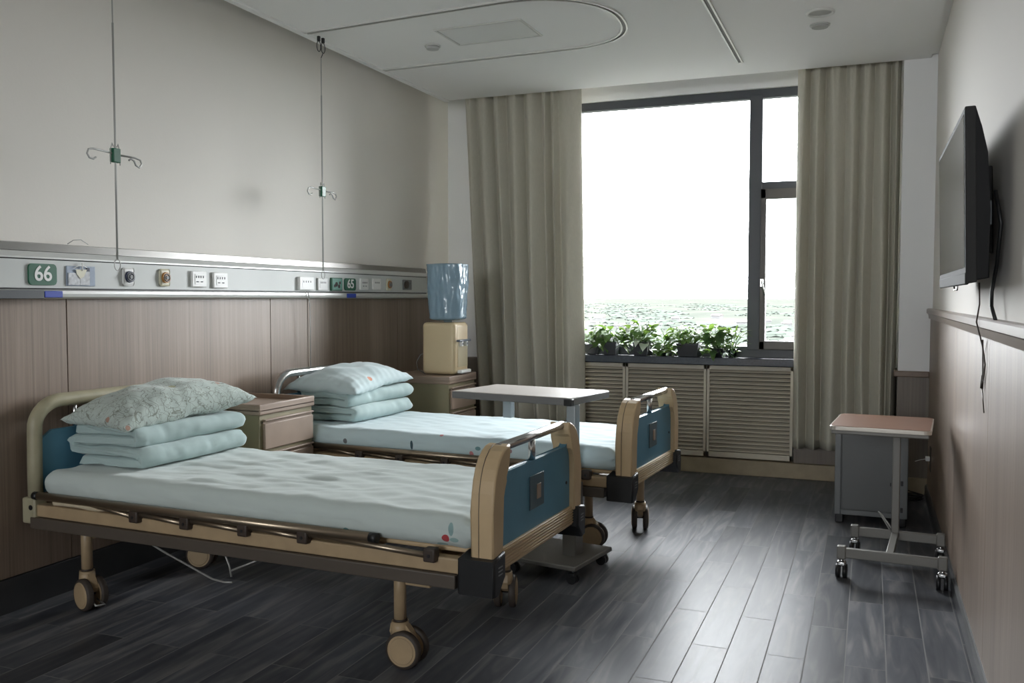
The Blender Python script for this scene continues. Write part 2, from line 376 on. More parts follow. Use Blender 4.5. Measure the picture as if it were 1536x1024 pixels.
def thing(name, label, cat, loc=(0, 0, 0), rz=0., group=None):
    o = bpy.data.objects.new(name, None); COL.objects.link(o); o.empty_display_size = .1
    o.location = loc; o.rotation_euler = (0, 0, rz); o['label'] = label; o['category'] = cat
    if group: o['group'] = group
    return o
def tag(o, label, cat, group=None):
    o['label'] = label; o['category'] = cat
    if group: o['group'] = group
    return o
def struct(o):
    o['kind'] = 'structure'; return o
def copy_tree(o, parent=None):
    c = o.copy(); COL.objects.link(c)
    if parent: c.parent = parent
    for ch in list(o.children): copy_tree(ch, c)
    return c
def arc(cx, cy, r, a0, a1, n=8):
    return [(cx+r*math.cos(math.radians(a0+(a1-a0)*i/n)), cy+r*math.sin(math.radians(a0+(a1-a0)*i/n))) for i in range(n+1)]
def text_mesh(txt, size, name, m, parent, loc, rot, bold=.0, depth=.002, sx=1.):
    cu = bpy.data.curves.new(name, 'FONT'); cu.body = txt; cu.size = size; cu.align_x = 'CENTER'; cu.align_y = 'CENTER'
    cu.extrude = depth; cu.offset = bold
    tmp = bpy.data.objects.new(name+'_tmp', cu); COL.objects.link(tmp)
    bpy.context.view_layer.update()
    me = bpy.data.meshes.new_from_object(tmp.evaluated_get(bpy.context.evaluated_depsgraph_get()))
    bpy.data.objects.remove(tmp)
    me.materials.clear(); me.materials.append(M[m])
    o = bpy.data.objects.new(name, me); COL.objects.link(o); o.parent = parent; o.location = loc; o.rotation_euler = rot
    o.scale = (sx, 1, 1)
    return o
FACE_PX = (PI/2, 0, PI/2)     # text on a wall whose face looks towards +x

# ------------------------------------------------------------------ room numbers
XL, XR, YB, YW, YP = -3.25, .375, -5.5, 6.80, 6.436
CZ, TZ = 2.81, 3.02           # dropped ceiling, slab above it
# floor and ceiling
struct(MB().box(XL-.15, XR+.15, YB-.15, YW+.2, -.1, 0).build('floor', 'floor'))
struct(MB().box(XL-.15, XR+.15, YB-.15, YW+.2, TZ, TZ+.12).build('trim_1', 'ceiling'))
struct(MB().box(-3.075, XR-.04, YB, YP, CZ, CZ+.07).build('ceiling', 'ceiling'))
struct(MB().box(XL-.15, XL, YB-.15, YW+.2, 0, TZ).build('wall_left', 'wall'))
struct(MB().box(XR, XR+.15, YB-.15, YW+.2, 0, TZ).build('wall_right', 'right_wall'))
BX0, BX1, BZ0, BZ1 = -2.3, -.6, 1.5, 2.76  # opening added in the unseen back wall to let in fill light
w = MB(); w.box(XL, BX0, YB-.15, YB, 0, TZ); w.box(BX1, XR, YB-.15, YB, 0, TZ); w.box(BX0, BX1, YB-.15, YB, 0, BZ0); w.box(BX0, BX1, YB-.15, YB, BZ1, TZ)
struct(w.build('wall_back', 'white_wall'))
# window wall around the opening
WX0, WX1, WZ0, WZ1 = -2.45, -.25, .80, 2.79
w = MB(); w.box(XL, WX0, YW, YW+.2, 0, TZ); w.box(WX1, XR, YW, YW+.2, 0, TZ); w.box(WX0, WX1, YW, YW+.2, 0, WZ0); w.box(WX0, WX1, YW, YW+.2, WZ1, TZ)
struct(w.build('wall_window', 'white_wall'))
# pier at the right of the window
p = MB(); p.box(.176, XR, YP, YW, .0, TZ)
struct(p.build('wall_pier', 'white_wall'))
p = MB(); p.box(.172, XR-.012, YP-.012, YW, .11, .77); struct(p.build('trim_2', 'wood_dark'))
p = MB(); p.box(.150, XR-.012, YP-.03, YP+.1, .768, .806, .006); struct(p.build('trim_3', 'rail_brown'))
p = MB(); p.box(.168, XR-.012, YP-.022, YW, 0, .11, .004); struct(p.build('trim_4', 'skirting_wood'))
# left panelling with board joints
seams = [YB, -4.2, -2.9, -1.6, -.4, .72, 1.83, 2.944, 4.379, 4.754, 5.9, 6.8]
p = MB(); p.use('dark'); p.box(XL, XL+.006, YB, YW, .14, 1.28); p.base()
for a, b in zip(seams, seams[1:]): p.box(XL, XL+.014, a+.0018, b-.0018, .145, 1.283, .0015, 1)
struct(p.build('trim_5', 'wood'))
struct(MB().box(XL, XL+.016, YB, YW, 0, .142, .004).build('baseboard_left', 'baseboard'))
# right panelling, its rail and the skirting
p = MB(); p.use('dark'); p.box(XR-.003, XR, YB, YP, .07, 1.16); p.base()
rs = [YB, -4.2, -2.9, -1.6, -.3, .9, 2.1, 3.3, 4.5, 5.7, YP]
for a, b in zip(rs, rs[1:]): p.box(XR-.012, XR, a+.0012, b-.0012, .072, 1.158, .001, 1)
struct(p.build('trim_6', 'wood'))
p = MB(); p.prism([(XR, 1.15), (XR-.022, 1.15), (XR-.026, 1.178), (XR-.036, 1.184), (XR-.036, 1.208), (XR-.03, 1.214), (XR, 1.214)], 'y', YB, YP)
struct(p.build('trim_7', 'rail_brown'))
p = MB(); p.prism([(XR, 0), (XR-.026, 0), (XR-.026, .062), (XR-.018, .074), (XR, .076)], 'y', YB, YP)
struct(p.build('baseboard_right', 'baseboard'))
# wooden lower wall below the window with its pale skirting
p = MB(); p.box(-.49, .176, YW-.1, YW, .11, .80); p.box(XL, -2.33, YW-.1, YW, .11, .80)
struct(p.build('trim_8', 'wood_dark'))
p = MB(); p.box(XL, .18, YW-.135, YW, 0, .108, .004); struct(p.build('baseboard_window', 'skirting_wood'))

# ------------------------------------------------------------------ window
wf = MB(); y0, y1 = 6.83, 6.90
wf.box(WX0, WX1, y0, y1, 2.725, WZ1, .004); wf.box(WX0, WX1, y0, y1, WZ0, .925, .004)
wf.box(WX0, WX0+.07, y0, y1, .9, 2.75, .004); wf.box(WX1-.07, WX1, y0, y1, .9, 2.75, .004)
wf.box(-.838, -.745, y0-.01, y1, .9, 2.75, .004)
wf.box(-.77, WX1-.05, y0, y1, 2.065, 2.122, .004)
win = struct(wf.build('window_1', 'frame'))
sf = MB(); ys0, ys1 = y0-.025, y1-.02
sf.box(-.752, -.712, ys0, ys1, .905, 2.068, .005); sf.box(-.354, -.32, ys0, ys1, .905, 2.068, .005)
sf.box(-.752, -.32, ys0, ys1, 1.998, 2.068, .005); sf.box(-.752, -.32, ys0, ys1, .905, .968, .005)
sash = sf.build('opening_sash', 'sash', win)
h = MB(); h.box(-.748, -.722, ys0-.014, ys0, 1.36, 1.42, .003); h.tube([(-.735, ys0-.02, 1.40), (-.733, ys0-.034, 1.40), (-.725, ys0-.036, 1.37), (-.712, ys0-.036, 1.30)], .006)
h.build('window_handle', 'chrome', sash)
for (a, b, c, d, yy) in ((WX0+.06, -.83, .915, 2.735, 6.87), (-.755, WX1-.06, 2.115, 2.735, 6.87), (-.72, -.345, .96, 2.005, 6.85)):
    MB().box(a, b, yy, yy+.006, c, d).build('pane', 'glass', win)
p = MB(); p.box(-2.34, -.49, 6.615, 6.845, .795, .852, .006); struct(p.build('trim_9', 'sill'))

# window added in the unseen far end, behind the camera, for fill light
wf = MB()
wf.box(BX0, BX1, YB-.1, YB-.04, BZ0, BZ0+.06); wf.box(BX0, BX1, YB-.1, YB-.04, BZ1-.06, BZ1)
for x in (BX0, -1.48, BX1-.06): wf.box(x, x+.06, YB-.1, YB-.04, BZ0, BZ1)
fill_win = struct(wf.build('fill_window', 'frame'))
for (a, b) in ((BX0+.05, -1.45), (-1.41, BX1-.05)): MB().box(a, b, YB-.075, YB-.069, BZ0+.05, BZ1-.05).build('pane', 'glass', fill_win)

struct(MB().box(-3.10, -3.06, YB, YP, CZ-.012, CZ+.03, .004).build('trim_10', 'ceiling'))
struct(MB().box(XR-.042, XR, YB, YP, CZ+.022, CZ+.05).build('trim_11', 'ceiling'))
# louvred radiator cover panels
def louvre(x0, x1, label):
    t = thing('louvre_panel', label, 'vent panel', (x0, 6.69, 0), 0, 'louvred panels of the radiator cover')
    wd = x1-x0
    f = MB(); z0, z1 = .118, .79
    for (a, b, c, d) in ((0, .022, z0, z1), (wd-.022, wd, z0, z1), (0, wd, z1-.03, z1), (0, wd, z0, z0+.04)):
        f.box(a+.001, b-.001, 0, .02, c, d, .002, 1)
    f.use('dark').box(.01, wd-.01, .05, .06, z0+.01, z1-.01)
    f.build('frame', 'louvre', t)
    s = MB(); k = 21
    for i in range(k):
        z = z0+.056+(z1-z0-.085)*i/(k-1)*.985
        s.prism([(.0, z-.010), (.003, z-.0115), (.010, z-.009), (.034, z+.008), (.034, z+.011), (.008, z-.003)], 'x', .02, wd-.02)
    s.build('slats', 'louvre', t)
    return t
louvre(-2.33, -1.718, 'beige louvred radiator cover panel partly behind the left curtain')
louvre(-1.716, -1.108, 'middle beige louvred radiator cover panel beneath the potted plants')
louvre(-1.106, -.497, 'right-hand beige louvred radiator cover panel beside the right curtain')

# ------------------------------------------------------------------ curtains
def curtain(x0t, x1t, x0b, x1b, z0, z1, pleats, seed, label):
    rnd = random.Random(seed); nx, nz = 36*pleats, 36
    kn = [0]
    for i in range(pleats): kn.append(kn[-1]+rnd.uniform(.5, 1.6))
    kn = [k/kn[-1] for k in kn]
    amp = [rnd.uniform(.5, 1.2) for _ in range(pleats+1)]
    bm = bmesh.new(); V = []
    for j in range(nz+1):
        t = j/nz; row = []
        z = z1+(z0-z1)*t
        for i in range(nx+1):
            u = i/nx
            k = max(q for q in range(pleats) if kn[q] <= u+1e-9)
            f = (u-kn[k])/(kn[k+1]-kn[k])
            sh = .12*math.sin(3*t+k*1.7)*min(1, t*2)
            ph = 2*PI*(f+sh*math.sin(PI*f))
            A = .062*(amp[k]*(1-f)+amp[k+1]*f)*(.62+.38*min(1, t*1.6))
            y = A*(1-2*abs(math.sin(ph/2))**.8)
            y += .006*noise.noise((u*14, t*3, seed))
            y += .010*math.exp(-t*14)*math.cos(2*ph+.6)
            xs = .006*math.sin(ph)*amp[k]+.010*noise.noise((u*5, t*2.2, seed+9))*t
            xx = (x0t+(x0b-x0t)*t)*(1-u)+(x1t+(x1b-x1t)*t)*u+xs*min(1, min(u, 1-u)*20)
            row.append(bm.verts.new((xx, 6.525+y, z)))
        V.append(row)
    for a, b in zip(V, V[1:]):
        for i in range(nx):
            f = bm.faces.new([a[i], b[i], b[i+1], a[i+1]]); f.smooth = True
    me = bpy.data.meshes.new('curtain'); bm.to_mesh(me); bm.free(); me.materials.append(M['curtain'])
    o = bpy.data.objects.new('curtain', me); COL.objects.link(o)
    md = o.modifiers.new('Solidify', 'SOLIDIFY'); md.thickness = .003
    tag(o, label, 'curtain', 'window curtains')
    return o
curtain(-2.985, -2.035, -2.85, -1.995, .20, 2.90, 8, 3, 'taupe floor-length curtain hanging left of the window behind the water dispenser')
curtain(-.487, .165, -.49, .165, .245, 2.90, 7, 11, 'taupe floor-length curtain hanging right of the window behind the grey cabinet')

# ------------------------------------------------------------------ ceiling fittings
def track(name, pts, label):
    t = thing(name, label, 'ceiling track', (0, 0, CZ))
    def ribbon(off0, off1, z0, z1):
        rings = []
        P = [Vector((a, b, 0)) for a, b in pts]
        for i, p in enumerate(P):
            d = (P[min(i+1, len(P)-1)]-P[max(i-1, 0)]).normalized(); nrm = Vector((-d.y, d.x, 0))
            rings.append([p+nrm*off0+Vector((0, 0, z0)), p+nrm*off1+Vector((0, 0, z0)), p+nrm*off1+Vector((0, 0, z1)), p+nrm*off0+Vector((0, 0, z1))])
        return rings
    m = MB(); m.ring_loft(ribbon(-.019, -.009, -.010, .0), smooth=False); m.ring_loft(ribbon(.009, .019, -.010, .0), smooth=False)
    m.build('track_rail', 'track', t)
    MB().ring_loft(ribbon(-.009, .009, -.004, .0), smooth=False).build('track_slot', 'black', t)
    return t
upts = [(-3.05, 4.497), (-1.80, 4.405)]
def bez(p0, p1, p2, p3, n=16):
    return [((1-t)**3*p0[0]+3*(1-t)**2*t*p1[0]+3*(1-t)*t*t*p2[0]+t**3*p3[0], (1-t)**3*p0[1]+3*(1-t)**2*t*p1[1]+3*(1-t)*t*t*p2[1]+t**3*p3[1]) for t in [i/n for i in range(1, n+1)]]
upts += bez((-1.80, 4.405), (-1.50, 4.385), (-1.295, 4.60), (-1.295, 4.86)) + bez((-1.295, 4.86), (-1.295, 5.17), (-1.42, 5.345), (-1.70, 5.368))
upts += [(-3.055, 5.41)]
track('infusion_track', upts, 'white U-shaped infusion track with dark slot on ceiling over the far bed')
track('curtain_track', [(-.812, 6.09), (-.812, 3.2)], 'short straight white double track on ceiling in front of the window')
t = thing('access_panel', 'square flush access panel with thin frame inside the ceiling track loop', 'ceiling panel', (-2.075, 4.885, CZ), math.radians(-1))
f = MB()
for a in ((-.27, .27, -.17, -.155), (-.27, .27, .155, .17), (-.27, -.255, -.155, .155), (.255, .27, -.155, .155)): f.box(a[0], a[1], a[2], a[3], -.008, 0, .002, 1)
f.build('frame', 'track', t)
MB().box(-.252, .252, -.152, .152, -.005, 0).build('panel_sheet', 'plastic_white', t)
t = thing('downlight', 'larger round recessed ceiling downlight with raised rim near the right wall', 'ceiling light', (-.275, 5.19, CZ))
m = MB(); m.tube([(.066*math.cos(a), .066*math.sin(a), -.004) for a in [2*PI*i/32 for i in range(32)]], .009, 8, closed=True); m.build('rim', 'track', t)
MB().cyl((0, 0, -.003), (0, 0, 0), .06, 32).build('diffuser', 'light_disc', t)
t = thing('ceiling_speaker', 'smaller round ceiling disc between the downlight and the window', 'ceiling fitting', (-.29, 5.435, CZ))
MB().cyl((0, 0, -.006), (0, 0, 0), .055, 32).build('rim', 'track', t)
MB().cyl((0, 0, -.016), (0, 0, -.006), .044, 32, .048).build('cover', 'light_disc', t)
t = thing('smoke_detector', 'small round detector on ceiling beside the access panel', 'smoke detector', (-2.50, 5.02, CZ))
MB().cyl((0, 0, -.006), (0, 0, 0), .05, 28).build('base', 'track', t)
MB().cyl((0, 0, -.022), (0, 0, -.006), .036, 28, .043).build('cover', 'light_disc', t)

# infusion hangers
def hanger(y, ztop, zc, zbot, label, x=-3.0):
    t = thing('infusion_hanger', label, 'infusion hanger', (x, y, 0), 0, 'infusion hangers')
    r = MB(); r.tube([(0, 0, ztop-.12), (0, 0, zc)], .0025, 8); r.tube([(0, 0, zc+.55), (.0005, 0, zc), (0, 0, zbot+.045)], .0042, 8)
    r.build('rod', 'wire', t)
    r = MB(); r.tube([(0, .017*math.sin(a), zbot+.022+.024*math.cos(a)) for a in [2*PI*i/20 for i in range(20)]], .0022, 6, closed=True); r.build('end_loop', 'wire', t)
    c = MB(); c.box(-.012, .012, -.02, .02, zc-.036, zc+.024, .003); c.build('clamp', 'sign_green', t)
    c = MB()
    for sg in (-1, 1): c.tube([(0, sg*.026, zc-.045), (0, sg*.024, zc+.02), (0, sg*.016, zc+.045), (0, sg*.009, zc+.03)], .002, 6)
    c.build('clamp_spring', 'wire', t)
    hk = MB(); hk.tube([(0, -.02, zc+.002), (0, -.12, zc+.006), (0, -.142, zc), (0, -.15, zc-.018), (0, -.138, zc-.034), (0, -.118, zc-.036), (0, -.104, zc-.028)], .0042, 8)
    hk.build('hook', 'wire', t)
    hk = MB(); hk.tube([(0, .02, zc-.002), (0, .11, zc+.0), (0, .142, zc-.006), (0, .15, zc-.022), (0, .136, zc-.04), (0, .116, zc-.032), (0, .106, zc-.014), (0, .088, zc-.008), (0, .076, zc-.016)], .0042, 8)
    hk.build('hook', 'wire', t)
    g = MB()
    for dy in (-.022, .022): g.tube([(0, dy+.02*math.sin(a), ztop-.058+.03*math.cos(a)) for a in [2*PI*i/18 for i in range(18)]], .0022, 6, closed=True)
    g.tube([(0, .022, ztop-.085), (0, 0, ztop-.12)], .0024, 6)
    for dy in (-.022, .022): g.box(-.008, .008, dy-.008, dy+.008, ztop-.03, ztop, .002, 1)
    g.build('ceiling_hook', 'black', t)
    return t
hanger(3.0, CZ, 1.892, 1.40, 'thin steel infusion hanger with green clamp above the near bed')
hanger(4.57, CZ-.014, 1.910, 1.395, 'thin steel infusion hanger with green clamp above the far bed, on the ceiling track')

# ------------------------------------------------------------------ bed-head service panel
XP = -3.19
t = thing('service_panel', 'long pale bed-head service panel with steel top strip along the left wall', 'wall panel', (XL, 0, 0))
a, b = YB+.02, 6.30
def xo(x): return x-XL
MB().prism([(0, 1.47), (xo(-3.20), 1.474), (xo(-3.208), 1.506), (0, 1.512)], 'y', a, b).build('steel_strip', 'steel', t)
MB().prism([(0, 1.444), (xo(-3.186), 1.443), (xo(-3.186), 1.45), (xo(-3.198), 1.472), (0, 1.473)], 'y', a, b).build('upper_rail', 'panel_light', t)
MB().box(0, xo(XP), a, b, 1.322, 1.438).build('face_plate', 'panel_white', t)
MB().box(0, xo(-3.20), a, b, 1.316, 1.444).build('shadow_gap', 'black', t)
MB().prism([(0, 1.277), (xo(-3.205), 1.277), (xo(-3.186), 1.285), (xo(-3.183), 1.298), (xo(-3.186), 1.311), (xo(-3.2), 1.316), (0, 1.316)], 'y', a, b).build('lower_rail', 'panel_light', t)
# clips sitting in the lower rail
for (y0, y1, d0, lab, lab2) in ((2.785, 2.875, 2.2, 'blue end clip on the lower rail under the nearer green number sign', 0), (5.12, 5.23, 0, 'blue end clip on the lower rail under the farther green number sign', 0)):
    k = thing('rail_clip', lab, 'clip', (-3.183, y0, 1.29), 0, 'blue rail clips')
    MB().box(0, .006, 0, y1-y0, -.008, .020, .003).build('clip_body', 'blue_clip', k)
    if d0: MB().box(0, .004, d0-y0, -.002, -.012, .022, .002).build('cover_strip', 'slate', k)
# number signs
def sign(y, w_, h_, z, txt, label, sx):
    s = thing('number_sign', label, 'sign', (XP, y, z), 0, 'green bed number signs')
    pts = []
    for (cx, cy, a0) in ((w_/2-.016, h_/2-.016, 0), (-w_/2+.016, h_/2-.016, 90), (-w_/2+.016, -h_/2+.016, 180), (w_/2-.016, -h_/2+.016, 270)):
        pts += arc(cx, cy, .016, a0, a0+90, 6)
    MB().prism(pts, 'x', 0, .008, .0015).build('plate', 'sign_green', s)
    text_mesh(txt, h_*1.0, 'number', 'plastic_white', s, (.0085, 0, .001), FACE_PX, bold=.0012, depth=.0015, sx=sx)
    return s
sign(2.782, .136, .088, 1.378, '66', 'green bed number sign reading 66 on the service panel above the near bed', 1.0)
sign(5.168, .136, .080, 1.370, '65', 'green bed number sign reading 65 on the service panel above the far bed', 1.05)
# card pouch
k = thing('card_pouch', 'clear pouch of printed cards on a hook beside the 66 sign', 'card pouch', (XP, 2.975, 1.378))
MB().box(0, .006, -.072, .08, -.046, .04, .002).build('backing_card', 'paper_blue', k)
c = MB(); c.box(.006, .010, -.066, .0, -.042, .01, .001, 1); c.box(.006, .011, -.006, .046, -.042, .018, .001, 1); c.build('paper_slip', 'paper', k)
MB().box(.006, .0105, .03, .047, -.004, .034, .001, 1).build('dark_tab', 'navy', k)
c = MB(); c.tube([(.012, -.04, .03), (.014, -.02, .04), (.014, .01, .042), (.012, .03, .034)], .002, 6); c.tube([(.012, .004, .055), (.014, .004, .02)], .0028, 6); c.build('hook', 'plastic_white', k)
MB().prism([(-.03, .026), (.03, .026), (.012, -.006), (-.006, -.014), (-.024, .004)], 'x', .011, .0125).build('folded_tag', 'ivory', k)
# gas outlets
def outlet(y, z, ring, disc, label, w_=.066):
    s = thing('gas_outlet', label, 'gas outlet', (XP, y, z), 0, 'round gas outlets')
    MB().box(0, .012, -w_/2, w_/2, -.042, .042, .011, 3).build('cover_plate', ring, s)
    MB().cyl((.012, 0, 0), (.022, 0, 0), .027, 28, .025).build('ring', disc, s)
    m = MB(); m.tube([(.023, .017*math.cos(a), .017*math.sin(a)) for a in [2*PI*i/24 for i in range(24)]], .003, 6, closed=True); m.cyl((.02, 0, 0), (.027, 0, 0), .009, 16)
    m.build('port', 'plastic_grey', s)
outlet(3.247, 1.378, 'plastic_white', 'navy', 'round navy gas outlet on white plate above the near pillow')
outlet(3.478, 1.379, 'ivory', 'orange', 'round amber gas outlet on ivory plate next to the navy outlet')
outlet(5.68, 1.376, 'ivory', 'orange', 'amber gas outlet on ivory plate near the water bottle', .06)
# switch plates
def plate(y, z, w_, h_, d, m_, label, kind, cat, marks=2):
    s = thing(kind, label, cat, (XP, y, z))
    MB().box(0, d, -w_/2, w_/2, -h_/2, h_/2, .004).build('cover_plate', m_, s)
    r = MB()
    r.box(d, d+.002, -w_*.33, w_*.33, -h_*.32, h_*.3, .001, 1)
    r.build('rocker', m_, s)
    if marks:
        q = MB()
        for i in range(4): q.box(d+.002, d+.003, -w_*.27+i*w_*.16, -w_*.27+i*w_*.16+.006, h_*.06, h_*.2)
        for i in range(marks if marks > 1 else 0): q.box(d+.002, d+.003, -w_*.24+i*w_*.3, -w_*.24+i*w_*.3+.016, -h_*.2, -h_*.14)
        q.build('slots', 'ink', s)
    return s
plate(3.716, 1.377, .106, .082, .014, 'plastic_white', 'white socket plate, left one of the pair right of the amber outlet', 'socket_plate', 'socket')
plate(3.88, 1.374, .112, .082, .014, 'plastic_white', 'white socket plate, right one of the pair right of the amber outlet', 'socket_plate', 'socket')
bell = plate(4.655, 1.369, .150, .080, .02, 'plastic_white', 'white call button box with cord on the service panel', 'call_box', 'call button', 1)
MB().tube([(.02, -.02, -.05), (.022, .0, -.09), (.02, .025, -.10), (.018, .01, -.05), (.016, .03, -.12), (.012, .04, -.3), (.012, .038, -.6)], .0022, 6).build('cord', 'wire', bell)
plate(4.84, 1.367, .105, .076, .012, 'plastic_white', 'white switch plate between the call box and the teal card', 'switch_plate', 'switch', 1)
k = thing('notice_card', 'teal notice card in frame left of the 65 sign', 'notice', (XP, 5.0, 1.368))
MB().box(0, .012, -.064, .064, -.042, .042, .003).build('frame', 'sign_green', k)
MB().box(.012, .0135, -.052, .056, -.034, .036).build('card', 'teal_card', k)
q = MB(); 
for (y_, z_, s_) in ((-.01, .0, .016), (.02, -.012, .013), (-.03, -.01, .01), (.03, .01, .01)): q.cyl((.0135, y_, z_), (.0145, y_, z_), s_, 8)
q.build('picture', 'roof', k)
plate(5.34, 1.374, .104, .076, .012, 'plastic_white', 'white socket plate immediately right of the 65 sign', 'socket_plate', 'socket')
plate(5.506, 1.377, .112, .076, .012, 'plastic_white', 'white switch plate with two marks left of the last amber outlet', 'switch_plate', 'switch', 1)
s = plate(5.955, 1.378, .128, .074, .012, 'plastic_grey', 'grey outlet plate nearest the water bottle', 'outlet_plate', 'socket', 1)
MB().cyl((.012, -.03, 0), (.024, -.03, 0), .028, 20).build('port', 'bracket', s)
o = MB().tube([(-3.205, 2.93, 1.512), (-3.204, 2.96, 1.53), (-3.204, 3.0, 1.534), (-3.205, 3.04, 1.515)], .0018, 6).build('wire_loop', 'wire')
tag(o, 'small loop of thin wire on top of the service panel left of the near hanger', 'wire')

# ------------------------------------------------------------------ hospital beds
BW, BL = .83, 2.12
def caster(parent, x, y, ang, brake, top):
    """leg tube with a twin-wheel caster; wheel centre trails the stem"""
    lg = MB(); lg.tube([(x, y, top), (x, y, .158)], .022, 16); lg.use('bracket'); lg.tube([(x, y, .166), (x, y, .156)], .0245, 16)
    leg = lg.build('leg', 'cream_metal', parent)
    ca, sa = math.cos(ang), math.sin(ang)
    def W(u, v, z): return (x+u*ca-v*sa, y+u*sa+v*ca, z)
    hd = MB(); Rm = Matrix.Translation((x, y, 0)) @ Matrix.Rotation(ang, 4, 'Z')
    hd.cyl(W(0, 0, .11), W(0, 0, .158), .034, 20, .03)
    prof = [(-.035, .12), (-.03, .148), (.03, .148), (.05, .125), (.062, .095), (.05, .075), (.01, .07), (-.02, .09)]
    aa = [hd.bm.verts.new(W(u, -.014, z)) for u, z in prof]; bb = [hd.bm.verts.new(W(u, .014, z)) for u, z in prof]
    for i in range(len(prof)): hd._face([aa[i], aa[(i+1) % 8], bb[(i+1) % 8], bb[i]])
    hd._face(aa); hd._face(list(reversed(bb)))
    if brake:
        hd.use('wire'); hd.tube([W(.03, 0, .045), W(.09, -.012, .03), W(.10, .02, .03), W(.05, .015, .045)], .004, 6)
    hood = hd.build('caster', 'cream_metal', leg)
    wh = MB(); R = .066; cx = .028
    for sg in (-1, 1):
        v0, v1 = sg*.016, sg*.044
        wh.use('tyre')
        pr = [(R-.012, v0), (R-.002, v0+sg*.002), (R, v0+sg*.007), (R, v1-sg*.007), (R-.004, v1-sg*.001), (R-.013, v1)]
        rings = [[W(cx+r_*math.cos(q), v, R+.001+r_*math.sin(q)) for (r_, v) in pr] for q in [2*PI*i/36 for i in range(37)]]
        wh.ring_loft(rings, close=False, caps=False)
        wh.base()
        for (r_, va, vb) in ((R-.012, v0+sg*.001, v1+sg*.001),):
            wh.cyl(W(cx, va, R+.001), W(cx, vb, R+.001), r_, 36)
        wh.cyl(W(cx, v1, R+.001), W(cx, v1+sg*.003, R+.001), R-.018, 32, R-.022)
    wh.use('black').cyl(W(cx, -.045, R+.001), W(cx, .045, R+.001), .008, 10)
    wh.build('wheel', 'cream_metal', leg)
    return leg

